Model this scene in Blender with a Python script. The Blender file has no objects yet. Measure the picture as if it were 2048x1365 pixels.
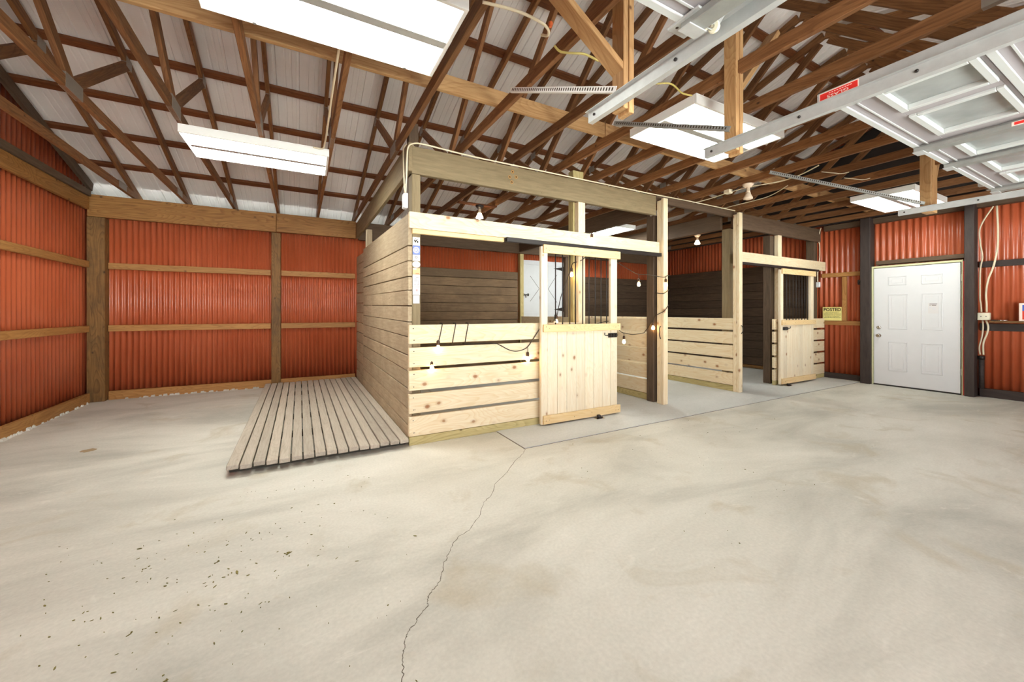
import bpy, bmesh, math, random
from mathutils import Vector, Matrix
random.seed(11)
SC = bpy.context.scene
COL = SC.collection
W = {}
V = Vector

# ------------------------------------------------------------------ materials
def new_mat(name):
    m = bpy.data.materials.new(name); m.use_nodes = True
    nt = m.node_tree
    for n in list(nt.nodes): nt.nodes.remove(n)
    out = nt.nodes.new('ShaderNodeOutputMaterial')
    b = nt.nodes.new('ShaderNodeBsdfPrincipled')
    nt.links.new(b.outputs[0], out.inputs[0])
    return m, nt, b
def N(nt, t, **kw):
    n = nt.nodes.new('ShaderNode' + t)
    for k, v in kw.items():
        if k.startswith('i_'):
            key = k[2:]
            n.inputs[int(key) if key.isdigit() else key.replace('_', ' ')].default_value = v
        else: setattr(n, k, v)
    return n
def L(nt, a, ao, b, bi): nt.links.new(a.outputs[ao], b.inputs[bi])
def ramp(nt, stops, interp='LINEAR'):
    r = nt.nodes.new('ShaderNodeValToRGB'); cr = r.color_ramp; cr.interpolation = interp
    while len(cr.elements) < len(stops): cr.elements.new(0.5)
    for e, (p, c) in zip(cr.elements, stops):
        e.position = p; e.color = (c[0], c[1], c[2], 1) if len(c) == 3 else c
    return r
def srgb(r, g, b):
    f = lambda c: (c/255/12.92) if c/255 <= .04045 else ((c/255+.055)/1.055)**2.4
    return (f(r), f(g), f(b))
def math_n(nt, op, a=None, b=None):
    n = N(nt, 'Math', operation=op)
    for i, x in enumerate((a, b)):
        if x is None: continue
        if isinstance(x, (int, float)): n.inputs[i].default_value = x
        else: nt.links.new(x, n.inputs[i])
    return n
def mixc(nt, fac, a, b, mode='MIX'):
    n = N(nt, 'Mix', data_type='RGBA', blend_type=mode)
    def setit(sock, x):
        if isinstance(x, (int, float)): sock.default_value = x
        elif isinstance(x, tuple): sock.default_value = (x[0], x[1], x[2], 1)
        else: nt.links.new(x, sock)
    setit(n.inputs[0], fac); setit(n.inputs[6], a); setit(n.inputs[7], b)
    return n
def wood(name, light, dark, knot=None, rough=.6, ring=.5, vary=.25, fibre=14, bump=.15, knots=.035, grime=None, spec=.35):
    """sawn timber, grain along local X"""
    m, nt, b = new_mat(name)
    tc = N(nt, 'TexCoord'); oi = N(nt, 'ObjectInfo'); ge = N(nt, 'NewGeometry')
    rnd = math_n(nt, 'ADD', oi.outputs['Random'], ge.outputs['Random Per Island'])
    off = N(nt, 'CombineXYZ')
    r1 = math_n(nt, 'MULTIPLY', rnd.outputs[0], 37.0); r2 = math_n(nt, 'MULTIPLY', rnd.outputs[0], 91.0)
    L(nt, r1, 0, off, 0); L(nt, r2, 0, off, 1); L(nt, r1, 0, off, 2)
    add = N(nt, 'VectorMath', operation='ADD'); L(nt, tc, 'Object', add, 0); L(nt, off, 0, add, 1)
    mp = N(nt, 'Mapping'); mp.inputs['Scale'].default_value = (.9, fibre, fibre); L(nt, add, 0, mp, 0)
    nz = N(nt, 'TexNoise', i_Scale=4.0, i_Detail=5.0, i_Roughness=.62); L(nt, mp, 0, nz, 'Vector')
    # growth rings: contours of a long soft noise
    mp2 = N(nt, 'Mapping'); mp2.inputs['Scale'].default_value = (.55, 3.2, 3.2); L(nt, add, 0, mp2, 0)
    nz2 = N(nt, 'TexNoise', i_Scale=1.6, i_Detail=1.5, i_Roughness=.4, i_Distortion=.25); L(nt, mp2, 0, nz2, 'Vector')
    k = math_n(nt, 'MULTIPLY', nz2.outputs[0], 26.0); fr = math_n(nt, 'FRACT', k.outputs[0])
    rg = ramp(nt, [(0, (0, 0, 0)), (.55, (.25, .25, .25)), (.9, (1, 1, 1)), (1, (.1, .1, .1))]); L(nt, fr, 0, rg, 0)
    f1 = math_n(nt, 'MULTIPLY', rg.outputs[0], ring)
    rn = ramp(nt, [(.3, (0, 0, 0)), (.72, (1, 1, 1))]); L(nt, nz, 0, rn, 0)
    f2 = math_n(nt, 'MULTIPLY', rn.outputs[0], 1 - ring*.5)
    fs = math_n(nt, 'ADD', f1.outputs[0], f2.outputs[0]); fs.use_clamp = True
    c = mixc(nt, fs.outputs[0], light, dark)
    # board to board variation
    vr = ramp(nt, [(0, (1-vary,)*3), (.5, (1, 1, 1)), (1, (1+vary*.5, 1+vary*.45, 1+vary*.35))])
    hal = math_n(nt, 'FRACT', math_n(nt, 'MULTIPLY', rnd.outputs[0], 7.31).outputs[0]); L(nt, hal, 0, vr, 0)
    c = mixc(nt, 1.0, c.outputs[2], vr.outputs[0], 'MULTIPLY')
    if knot:
        mp3 = N(nt, 'Mapping'); mp3.inputs['Scale'].default_value = (2.5, 3.4, 3.4); L(nt, add, 0, mp3, 0)
        nz3 = N(nt, 'TexNoise', i_Scale=9.0, i_Detail=2.0); L(nt, mp3, 0, nz3, 'Vector')
        vo = N(nt, 'TexVoronoi', i_Scale=1.8); L(nt, mp3, 0, vo, 'Vector')
        dd = math_n(nt, 'ADD', vo.outputs['Distance'], math_n(nt, 'MULTIPLY', math_n(nt, 'SUBTRACT', nz3.outputs[0], .5).outputs[0], .05).outputs[0])
        kr = ramp(nt, [(0, (1, 1, 1)), (knots*.8, (.95, .95, .95)), (knots*1.7, (.7, .7, .7)), (knots*2.0, (.25, .25, .25)), (knots*3.6, (0, 0, 0))]); L(nt, dd, 0, kr, 0)
        c = mixc(nt, kr.outputs[0], c.outputs[2], knot)
    if grime:
        ng = N(nt, 'TexNoise', i_Scale=2.2, i_Detail=6.0, i_Roughness=.65); L(nt, add, 0, ng, 'Vector')
        gr = ramp(nt, [(.45, (0, 0, 0)), (.75, (.75, .75, .75))]); L(nt, ng, 0, gr, 0)
        c = mixc(nt, gr.outputs[0], c.outputs[2], grime)
    L(nt, c, 2, b, 'Base Color')
    b.inputs['Roughness'].default_value = rough
    b.inputs['Specular IOR Level'].default_value = spec
    if bump:
        bp = N(nt, 'Bump', i_Strength=bump, i_Distance=.004); L(nt, nz, 0, bp, 'Height'); L(nt, bp, 0, b, 'Normal')
    return m
def plain(name, col, rough=.5, metal=0.0, noise=0.0, nscale=8, spec=.5, bump=0):
    m, nt, b = new_mat(name)
    b.inputs['Roughness'].default_value = rough; b.inputs['Metallic'].default_value = metal
    b.inputs['Specular IOR Level'].default_value = spec
    if noise or bump:
        tc = N(nt, 'TexCoord'); nz = N(nt, 'TexNoise', i_Scale=float(nscale), i_Detail=5.0, i_Roughness=.6); L(nt, tc, 'Object', nz, 'Vector')
        r = ramp(nt, [(.3, tuple(c*(1-noise) for c in col)), (.7, tuple(min(1, c*(1+noise*.6)) for c in col))]); L(nt, nz, 0, r, 0)
        L(nt, r, 0, b, 'Base Color')
        if bump:
            bp = N(nt, 'Bump', i_Strength=bump, i_Distance=.003); L(nt, nz, 0, bp, 'Height'); L(nt, bp, 0, b, 'Normal')
    else: b.inputs['Base Color'].default_value = (*col, 1)
    return m
def emit(name, col, st):
    m = bpy.data.materials.new(name); m.use_nodes = True; nt = m.node_tree
    for n in list(nt.nodes): nt.nodes.remove(n)
    o = nt.nodes.new('ShaderNodeOutputMaterial'); e = nt.nodes.new('ShaderNodeEmission')
    e.inputs[0].default_value = (*col, 1); e.inputs[1].default_value = st
    nt.links.new(e.outputs[0], o.inputs[0]); return m
def red_sheet(name):
    m, nt, b = new_mat(name)
    tc = N(nt, 'TexCoord')
    nz = N(nt, 'TexNoise', i_Scale=1.3, i_Detail=4.0); L(nt, tc, 'Object', nz, 'Vector')
    r = ramp(nt, [(.3, srgb(177, 84, 50)), (.7, srgb(193, 100, 65))]); L(nt, nz, 0, r, 0)
    n2 = N(nt, 'TexNoise', i_Scale=30.0, i_Detail=6.0, i_Roughness=.7); L(nt, tc, 'Object', n2, 'Vector')
    r2 = ramp(nt, [(.74, (0, 0, 0)), (.8, (.6, .6, .6))]); L(nt, n2, 0, r2, 0)
    c = mixc(nt, r2.outputs[0], r.outputs[0], srgb(205, 120, 95)); L(nt, c, 2, b, 'Base Color')
    b.inputs['Roughness'].default_value = .28; b.inputs['Specular IOR Level'].default_value = .6
    bp = N(nt, 'Bump', i_Strength=.05, i_Distance=.003); L(nt, n2, 0, bp, 'Height'); L(nt, bp, 0, b, 'Normal')
    return m
def concrete(name, a, bcol, cc, stain):
    m, nt, b = new_mat(name); tc = N(nt, 'TexCoord')
    mp = N(nt, 'Mapping'); mp.inputs['Rotation'].default_value = (0, 0, .55); mp.inputs['Scale'].default_value = (.55, 1.25, 1); L(nt, tc, 'Object', mp, 0)
    n1 = N(nt, 'TexNoise', i_Scale=.9, i_Detail=8.0, i_Roughness=.6, i_Distortion=.5); L(nt, mp, 0, n1, 'Vector')
    r1 = ramp(nt, [(.33, a), (.5, bcol), (.68, cc)]); L(nt, n1, 0, r1, 0)
    n2 = N(nt, 'TexNoise', i_Scale=1.9, i_Detail=6.0, i_Roughness=.55, i_Distortion=.8); L(nt, tc, 'Object', n2, 'Vector')
    r2 = ramp(nt, [(.57, (0, 0, 0)), (.70, (.62, .62, .62))]); L(nt, n2, 0, r2, 0)
    c = mixc(nt, r2.outputs[0], r1.outputs[0], stain)
    n3 = N(nt, 'TexNoise', i_Scale=60.0, i_Detail=4.0); L(nt, tc, 'Object', n3, 'Vector')
    r3 = ramp(nt, [(.3, (.93, .93, .93)), (.7, (1.04, 1.04, 1.04))]); L(nt, n3, 0, r3, 0)
    c = mixc(nt, 1.0, c.outputs[2], r3.outputs[0], 'MULTIPLY')
    n4 = N(nt, 'TexNoise', i_Scale=5.0, i_Detail=5.0, i_Roughness=.7, i_Distortion=1.2); L(nt, mp, 0, n4, 'Vector')
    r4 = ramp(nt, [(.6, (0, 0, 0)), (.75, (.45, .45, .45))]); L(nt, n4, 0, r4, 0)
    c = mixc(nt, r4.outputs[0], c.outputs[2], tuple(min(1, x*1.12) for x in cc))
    L(nt, c, 2, b, 'Base Color'); b.inputs['Roughness'].default_value = .62; b.inputs['Specular IOR Level'].default_value = .3
    bp = N(nt, 'Bump', i_Strength=.12, i_Distance=.003); L(nt, n3, 0, bp, 'Height'); L(nt, bp, 0, b, 'Normal')
    return m

M = {}
M['truss'] = wood('truss_timber', srgb(148, 104, 66), srgb(102, 64, 36), srgb(58, 34, 19), rough=.62, ring=.35, vary=.3, knots=.03)
M['purlin'] = wood('purlin_timber', srgb(128, 76, 42), srgb(84, 46, 25), srgb(50, 27, 14), rough=.62, ring=.3, vary=.25, knots=.03)
M['board'] = wood('tan_timber', srgb(200, 162, 114), srgb(164, 122, 78), srgb(92, 56, 30), rough=.6, ring=.45, vary=.12, knots=.03)
M['girt'] = wood('girt_timber', srgb(190, 140, 82), srgb(150, 102, 54), srgb(92, 56, 28), rough=.6, ring=.4, vary=.12, knots=.035)
M['beam'] = wood('beam_timber', srgb(170, 122, 66), srgb(126, 84, 40), srgb(72, 44, 20), rough=.6, ring=.5, vary=.12, knots=.04)
M['post'] = wood('post_timber', srgb(150, 110, 62), srgb(104, 72, 38), srgb(60, 40, 22), rough=.65, ring=.5, vary=.12, knots=.04, grime=srgb(72, 56, 40))
M['pine'] = wood('new_pine', srgb(235, 222, 193), srgb(222, 198, 156), srgb(152, 100, 60), rough=.5, ring=.55, vary=.06, fibre=10, bump=.06, knots=.062)
M['pinev'] = wood('new_pine_door', srgb(236, 226, 202), srgb(225, 206, 172), srgb(150, 104, 64), rough=.5, ring=.35, vary=.09, fibre=10, bump=.05, knots=.055)
M['pinedark'] = wood('new_pine_rail', srgb(232, 206, 158), srgb(218, 184, 130), srgb(150, 92, 50), rough=.5, ring=.45, vary=.05, fibre=10, bump=.06, knots=.025)
M['treated'] = wood('treated_pine', srgb(200, 186, 134), srgb(168, 152, 100), srgb(104, 82, 44), rough=.6, ring=.6, vary=.1, knots=.045)
M['oldplank'] = wood('weathered_plank', srgb(188, 170, 142), srgb(158, 139, 112), srgb(100, 80, 58), rough=.72, ring=.25, vary=.16, fibre=12, knots=.022, grime=srgb(148, 130, 104))
M['lining'] = wood('stall_lining_plank', srgb(134, 110, 82), srgb(104, 82, 60), srgb(60, 44, 32), rough=.72, ring=.25, vary=.18, fibre=12, knots=.02, grime=srgb(92, 74, 56))
M['lining2'] = wood('dark_lining_plank', srgb(86, 68, 52), srgb(60, 45, 33), srgb(34, 24, 17), rough=.72, ring=.25, vary=.18, fibre=12, knots=.02)
M['taupe'] = wood('stained_beam', srgb(142, 126, 96), srgb(118, 102, 75), srgb(78, 62, 44), rough=.7, ring=.15, vary=.06, fibre=9, bump=.08, knots=.012)
M['brownbeam'] = wood('brown_stained_shaded_beam', srgb(104, 84, 66), srgb(82, 64, 48), srgb(50, 38, 28), rough=.7, ring=.15, vary=.08, fibre=9, bump=.08, knots=.012)
M['darkpost'] = wood('dark_stained_post', srgb(104, 86, 68), srgb(78, 62, 48), None, rough=.7, ring=.15, vary=.08, fibre=9, bump=.1)
M['black'] = wood('black_stained_post', srgb(70, 60, 56), srgb(50, 42, 40), None, rough=.6, ring=.1, vary=.06, fibre=6, bump=.1)
M['deck'] = wood('grey_deck_board', srgb(190, 180, 165), srgb(164, 152, 136), srgb(116, 100, 84), rough=.75, ring=.3, vary=.12, fibre=14, bump=.25, knots=.015)
M['endgrain'] = plain('sleeper_wood', srgb(74, 70, 58), .8, noise=.3)
M['red'] = red_sheet('red_painted_sheet')
M['roof'] = plain('galvanised_roof_sheet', srgb(232, 226, 222), .5, .0, noise=.06, nscale=2)
M['floor'] = concrete('concrete', srgb(172, 170, 160), srgb(202, 199, 188), srgb(217, 214, 204), srgb(178, 168, 146))
M['pad'] = concrete('new_concrete', srgb(186, 187, 183), srgb(196, 197, 194), srgb(206, 207, 204), srgb(184, 184, 180))
M['crack'] = plain('crack_gap', srgb(96, 86, 74), .9)
M['white'] = plain('white_paint', srgb(218, 219, 221), .45, noise=.015)
M['hatch'] = plain('white_hatch_paint', srgb(202, 206, 210), .55, noise=.03)
M['garage'] = plain('garage_door_paint', srgb(160, 154, 156), .5, noise=.03, nscale=4)
M['garagetrim'] = plain('garage_white_trim', srgb(192, 195, 193), .4)
M['galv'] = plain('galvanised_steel', srgb(190, 192, 191), .42, .35, noise=.1, nscale=14)
M['galvdark'] = plain('dull_galvanised_steel', srgb(160, 162, 158), .45, .5, noise=.12, nscale=14)
M['plate'] = plain('gusset_steel', srgb(150, 142, 132), .5, .5, noise=.15, nscale=10)
M['blacksteel'] = plain('black_steel', srgb(40, 34, 32), .4, .2)
M['chrome'] = plain('chrome', srgb(205, 200, 192), .2, 1.0)
M['fixture'] = plain('white_enamel', srgb(236, 236, 232), .4)
M['lens'] = emit('fluorescent_lens', (.955, 1.0, .93), 10.0)
M['lensbright'] = emit('bright_fluorescent_lens', (.97, 1.0, .93), 24.0)
M['bulbglow'] = emit('filament_bulb_glow', (1.0, .60, .24), 45.0)
M['floodglow'] = emit('flood_bulb_glow', (1.0, .78, .5), 20.0)
M['cablewhite'] = plain('white_cable', srgb(226, 214, 184), .5)
M['cableyellow'] = plain('yellow_cable', srgb(206, 190, 110), .5)
M['cableblack'] = plain('black_cable', srgb(44, 34, 24), .5)
M['socket'] = plain('bulb_socket', srgb(70, 46, 28), .45)
M['ivory'] = plain('ivory_plastic', srgb(238, 232, 206), .45)
M['plasticwhite'] = plain('white_plastic', srgb(226, 228, 232), .45)
M['porcelain'] = plain('porcelain', srgb(226, 206, 182), .4)
M['yellow'] = plain('yellow_sign', srgb(236, 222, 140), .5, noise=.04)
M['ink'] = plain('black_ink', srgb(40, 34, 14), .6)
M['greyink'] = plain('grey_ink', srgb(120, 112, 104), .6)
M['redlabel'] = plain('red_label', srgb(222, 44, 36), .5)
M['labelwhite'] = plain('label_white', srgb(248, 226, 214), .5)
M['paper'] = plain('paper', srgb(218, 215, 215), .6)
M['bluesticker'] = plain('blue_sticker', srgb(104, 124, 188), .5)
M['bluelight'] = plain('pale_blue_print', srgb(160, 186, 204), .5)
M['orange'] = plain('orange_print', srgb(240, 176, 130), .5)
M['orangenut'] = plain('orange_plastic', srgb(208, 96, 40), .5)
M['pinkprint'] = plain('pink_print', srgb(206, 160, 160), .5)
M['lilac'] = plain('lilac_print', srgb(206, 208, 222), .5)
M['bluebox'] = plain('blue_print', srgb(70, 100, 200), .5)
M['redbox'] = plain('red_print', srgb(226, 62, 44), .5)
M['darkgap'] = plain('dark_groove', srgb(120, 118, 116), .8)
M['mint'] = wood('unpainted_frame', srgb(222, 220, 182), srgb(196, 196, 150), None, rough=.6, ring=.3, vary=.04)
M['straw'] = plain('dry_grass_bits', srgb(112, 104, 48), .8, noise=.4, nscale=3)
M['oval'] = plain('brown_patch', srgb(150, 128, 96), .8)
M['hole'] = plain('tan_hole', srgb(176, 130, 66), .7)
M['holedark'] = plain('dark_hole', srgb(52, 38, 24), .8)
M['redtrim'] = plain('red_paint', srgb(176, 54, 44), .5)
def glass_mat():
    m = bpy.data.materials.new('dusty_glass'); m.use_nodes = True; nt = m.node_tree
    for n in list(nt.nodes): nt.nodes.remove(n)
    o = nt.nodes.new('ShaderNodeOutputMaterial')
    t = N(nt, 'BsdfTransparent'); g = N(nt, 'BsdfGlossy'); g.inputs['Roughness'].default_value = .12
    d = N(nt, 'BsdfDiffuse'); d.inputs[0].default_value = (*srgb(196, 200, 198), 1)
    fr = N(nt, 'Fresnel', i_IOR=1.5)
    tc = N(nt, 'TexCoord'); nz = N(nt, 'TexNoise', i_Scale=3.0, i_Detail=6.0); L(nt, tc, 'Object', nz, 'Vector')
    r = ramp(nt, [(.3, (.45,)*3), (.7, (.75,)*3)]); L(nt, nz, 0, r, 0)
    m1 = N(nt, 'MixShader'); L(nt, r, 0, m1, 0); L(nt, t, 0, m1, 1); L(nt, d, 0, m1, 2)
    m2 = N(nt, 'MixShader'); L(nt, fr, 0, m2, 0); L(nt, m1, 0, m2, 1); L(nt, g, 0, m2, 2)
    L(nt, m2, 0, o, 0); return m
M['glass'] = glass_mat()
M['gableshade'] = plain('gable_shade_panel', srgb(52, 44, 40), .8, noise=.2)

# ------------------------------------------------------------------ building helpers
def link(o, mat4, parent=None):
    COL.objects.link(o); W[o.name] = mat4
    if parent is not None:
        o.parent = parent; o.matrix_basis = W[parent.name].inverted() @ mat4
    else: o.matrix_basis = mat4
    return o
def tag(o, label=None, cat=None, group=None, kind=None):
    if label: o['label'] = label
    if cat: o['category'] = cat
    if group: o['group'] = group
    if kind: o['kind'] = kind
    return o
def thing(name, label, cat, loc=(0, 0, 0), group=None):
    o = bpy.data.objects.new(name, None); o.empty_display_size = .1
    link(o, Matrix.Translation(V(loc))); return tag(o, label, cat, group)
CACHE = {}
def boxmesh(l, w, h, mat, bev):
    key = (round(l, 4), round(w, 4), round(h, 4), mat, bev)
    if key in CACHE: return CACHE[key]
    bm = bmesh.new(); bmesh.ops.create_cube(bm, size=1)
    bmesh.ops.scale(bm, vec=V((l, w, h)), verts=bm.verts)
    b = min(bev, .2*min(l, w, h))
    if b > 0: bmesh.ops.bevel(bm, geom=list(bm.edges), offset=b, segments=1, affect='EDGES', profile=.5)
    me = bpy.data.meshes.new('timber'); bm.to_mesh(me); bm.free(); me.materials.append(M[mat])
    CACHE[key] = me; return me
def frame(p0, p1, up=(0, 0, 1)):
    p0, p1 = V(p0), V(p1); x = (p1-p0).normalized(); u = V(up)
    if abs(x.dot(u)) > .99: u = V((0, 1, 0))
    y = u.cross(x).normalized(); z = x.cross(y)
    m = Matrix((x, y, z)).transposed().to_4x4(); m.translation = (p0+p1)/2
    return m
def beam(name, p0, p1, w, h, mat, parent=None, bev=.003, up=(0, 0, 1)):
    l = (V(p1)-V(p0)).length
    o = bpy.data.objects.new(name, boxmesh(l, w, h, mat, bev))
    return link(o, frame(p0, p1, up), parent)
def bx(name, x0, x1, y0, y1, z0, z1, mat, parent=None, bev=.003, grain=None):
    d = (x1-x0, y1-y0, z1-z0); c = ((x0+x1)/2, (y0+y1)/2, (z0+z1)/2)
    g = grain or 'xyz'[max(range(3), key=lambda i: d[i])]
    if g == 'x': return beam(name, (x0, c[1], c[2]), (x1, c[1], c[2]), d[1], d[2], mat, parent, bev)
    if g == 'y': return beam(name, (c[0], y0, c[2]), (c[0], y1, c[2]), d[0], d[2], mat, parent, bev)
    return beam(name, (c[0], c[1], z0), (c[0], c[1], z1), d[0], d[1], mat, parent, bev)
AX = {'x': Matrix.Identity(4), 'y': Matrix.Rotation(math.pi/2, 4, 'Z'), 'z': Matrix.Rotation(-math.pi/2, 4, 'Y')}
class MB:
    """collects shapes given in world coordinates into one mesh; local X of the object follows `grain`"""
    def __init__(s): s.bm = bmesh.new(); s.mats = []
    def mi(s, mat):
        if mat not in s.mats: s.mats.append(mat)
        return s.mats.index(mat)
    def hexa(s, pts, mat='pine', bev=.003):
        vs = [s.bm.verts.new(p) for p in pts]
        q = [(0, 3, 2, 1), (4, 5, 6, 7), (0, 1, 5, 4), (1, 2, 6, 5), (2, 3, 7, 6), (3, 0, 4, 7)]
        fs = [s.bm.faces.new([vs[i] for i in f]) for f in q]
        i = s.mi(mat)
        for f in fs: f.material_index = i
        if bev:
            es = list({e for f in fs for e in f.edges})
            bmesh.ops.bevel(s.bm, geom=es, offset=bev, segments=1, affect='EDGES', profile=.5)
        return s
    def box(s, x0, x1, y0, y1, z0, z1, mat='pine', bev=.002):
        return s.hexa([(x0, y0, z0), (x1, y0, z0), (x1, y1, z0), (x0, y1, z0), (x0, y0, z1), (x1, y0, z1), (x1, y1, z1), (x0, y1, z1)], mat, bev)
    def tube(s, path, r, mat, n=8, smooth=0, caps=True):
        P = [V(p) for p in path]
        if smooth and len(P) > 2:
            Q = []
            for i in range(len(P)-1):
                a, b, c, d = P[max(i-1, 0)], P[i], P[i+1], P[min(i+2, len(P)-1)]
                for k in range(smooth):
                    t = k/smooth
                    Q.append(.5*((2*b)+(c-a)*t+(2*a-5*b+4*c-d)*t*t+(3*b-a-3*c+d)*t**3))
            Q.append(P[-1]); P = Q
        i = s.mi(mat); rings = []; ref = None
        for k, p in enumerate(P):
            t = (P[min(k+1, len(P)-1)]-P[max(k-1, 0)]).normalized()
            if ref is None:
                ref = V((0, 0, 1)) if abs(t.z) < .9 else V((1, 0, 0))
            u = (ref-t*ref.dot(t)).normalized(); ref = u; v = t.cross(u)
            rr = r[k] if isinstance(r, (list, tuple)) else r
            rings.append([s.bm.verts.new(p+(u*math.cos(2*math.pi*j/n)+v*math.sin(2*math.pi*j/n))*rr) for j in range(n)])
        for a, b in zip(rings, rings[1:]):
            for j in range(n):
                f = s.bm.faces.new((a[j], a[(j+1) % n], b[(j+1) % n], b[j])); f.material_index = i; f.smooth = True
        if caps:
            for rg in (rings[0][::-1], rings[-1]):
                f = s.bm.faces.new(rg); f.material_index = i
        return s
    def lathe(s, c, prof, mat, axis=(0, 0, 1), n=14):
        """prof: list of (radius, height along axis) from base c"""
        a = V(axis).normalized(); u = a.orthogonal().normalized(); v = a.cross(u); c = V(c); i = s.mi(mat); rings = []
        for r, h in prof:
            rings.append([s.bm.verts.new(c+a*h+(u*math.cos(2*math.pi*j/n)+v*math.sin(2*math.pi*j/n))*max(r, 1e-4)) for j in range(n)])
        for x, y in zip(rings, rings[1:]):
            for j in range(n):
                f = s.bm.faces.new((x[j], x[(j+1) % n], y[(j+1) % n], y[j])); f.material_index = i; f.smooth = True
        for rg in (rings[0][::-1], rings[-1]):
            f = s.bm.faces.new(rg); f.material_index = i
        return s
    def poly(s, pts, thick, mat):
        """prism: polygon pts extruded by vector thick"""
        i = s.mi(mat); t = V(thick)
        a = [s.bm.verts.new(V(p)) for p in pts]; b = [s.bm.verts.new(V(p)+t) for p in pts]; n = len(pts)
        fs = [s.bm.faces.new(a[::-1]), s.bm.faces.new(b)] + [s.bm.faces.new((a[j], a[(j+1) % n], b[(j+1) % n], b[j])) for j in range(n)]
        for f in fs: f.material_index = i
        return s
    def build(s, name, parent=None, grain='x', loc=None):
        bm = s.bm; bmesh.ops.recalc_face_normals(bm, faces=bm.faces)
        if loc is None:
            loc = sum((v.co for v in bm.verts), V((0, 0, 0)))/max(1, len(bm.verts))
        mat4 = Matrix.Translation(V(loc)) @ AX[grain]
        bmesh.ops.transform(bm, matrix=mat4.inverted(), verts=bm.verts)
        me = bpy.data.meshes.new(name); bm.to_mesh(me); bm.free()
        for m in s.mats: me.materials.append(M[m])
        return link(bpy.data.objects.new(name, me), mat4, parent)
def text_mesh(name, s, x, y, z, w, h, right, upv, mat, parent, thick=.0012, bold=0):
    cu = bpy.data.curves.new('t', 'FONT'); cu.body = s; cu.size = 1; cu.align_x = 'CENTER'; cu.align_y = 'CENTER'; cu.extrude = .01; cu.offset = bold; cu.resolution_u = 3
    o = bpy.data.objects.new('t', cu); COL.objects.link(o); bpy.context.view_layer.update()
    me = bpy.data.meshes.new_from_object(o.evaluated_get(bpy.context.evaluated_depsgraph_get()))
    bpy.data.objects.remove(o)
    xs = [v.co.x for v in me.vertices]; ys = [v.co.y for v in me.vertices]
    sx = w/(max(xs)-min(xs)); sy = h/(max(ys)-min(ys)); cx = (max(xs)+min(xs))/2; cy = (max(ys)+min(ys))/2
    for v in me.vertices: v.co = V(((v.co.x-cx)*sx, (v.co.y-cy)*sy, v.co.z/.01*thick))
    me.materials.clear(); me.materials.append(M[mat])
    r = V(right); u = V(upv); n = r.cross(u)
    m4 = Matrix((r, u, n)).transposed().to_4x4(); m4.translation = V((x, y, z))
    return link(bpy.data.objects.new(name, me), m4, parent)
ORD = ['zeroth', 'first', 'second', 'third', 'fourth', 'fifth', 'sixth', 'seventh', 'eighth', 'ninth', 'tenth', 'eleventh', 'twelfth',
       'thirteenth', 'fourteenth', 'fifteenth', 'sixteenth', 'seventeenth', 'eighteenth', 'nineteenth', 'twentieth', 'twenty-first']

# ------------------------------------------------------------------ dimensions (metres)
XL, XR = -2.66, 9.06            # sheet planes of the end walls
YB, YF = 7.78, -3.12            # back sheet, front wall
RIDGE_Y, SLOPE, ZB0 = 2.36, .312, 2.985   # rafters: underside z = ZB0 + SLOPE*(7.75-y)
CH = 2.94                       # underside of the truss bottom chords
def zraf(y): return ZB0 + SLOPE*(7.75-(y if y >= RIDGE_Y else 2*RIDGE_Y-y))
RD = .095                       # rafter depth
def zroof(y): return zraf(y) + RD + .05

# ------------------------------------------------------------------ the shell
o = MB().box(XL-.1, XR+.15, YF-.1, YB+.3, -.12, 0, 'floor', 0).build('floor', loc=(0, 0, 0)); tag(o, 'worn pale concrete floor slab', kind='structure')
o = MB().poly([(1.83, 3.10, -.004), (8.84, 3.12, -.004), (8.84, 7.6, -.004), (1.83, 7.6, -.004)], (0, 0, .012), 'pad').build('floor_pad', loc=(0, 0, 0))
tag(o, 'smooth newer concrete pad in front of and under the stalls', kind='structure')
mb = MB()
crk = [(1.83, 3.09), (1.76, 3.0), (1.60, 2.88), (1.443, 2.711), (1.266, 2.574), (1.17, 2.43), (1.078, 2.359), (.97, 2.20), (.861, 2.093), (.78, 2.06), (.731, 2.011), (.69, 1.95), (.646, 1.888), (.60, 1.80), (.562, 1.749), (.509, 1.706), (.495, 1.67), (.482, 1.637), (.44, 1.61), (.405, 1.566), (.38, 1.55), (.364, 1.526), (.345, 1.48), (.335, 1.453), (.322, 1.40), (.309, 1.346), (.30, 1.22), (.27, 1.1), (.2, .9)]
fine = []
for (a, b), (c, d) in zip(crk, crk[1:]):
    for k in range(5):
        t = k/5; fine.append((a+(c-a)*t+random.uniform(-.005, .005), b+(d-b)*t+random.uniform(-.005, .005)))
for (a, b), (c, d) in zip(fine, fine[1:]):
    t = V((c-a, d-b, 0)); n = V((-t.y, t.x, 0)).normalized()*random.uniform(.0007, .0019)
    mb.poly([(a-n.x, b-n.y, -.001), (c-n.x, d-n.y, -.001), (c+n.x, d+n.y, -.001), (a+n.x, b+n.y, -.001)], (0, 0, .0016), 'crack')
o = mb.build('floor_crack', loc=(0, 0, 0)); tag(o, 'thin dark crack wandering across the concrete floor', kind='structure')
mb = MB()
mb.poly([(1.82, 3.094, -.001), (8.84, 3.114, -.001), (8.84, 3.1185, -.001), (1.82, 3.0985, -.001)], (0, 0, .003), 'crack')
mb.poly([(1.825, 3.095, -.001), (1.8295, 3.095, -.001), (1.8295, 3.66, -.001), (1.825, 3.66, -.001)], (0, 0, .003), 'crack')
o = mb.build('floor_joint', loc=(0, 0, 0)); tag(o, 'dirt filled joint along the edge of the newer pad', kind='structure')

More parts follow.
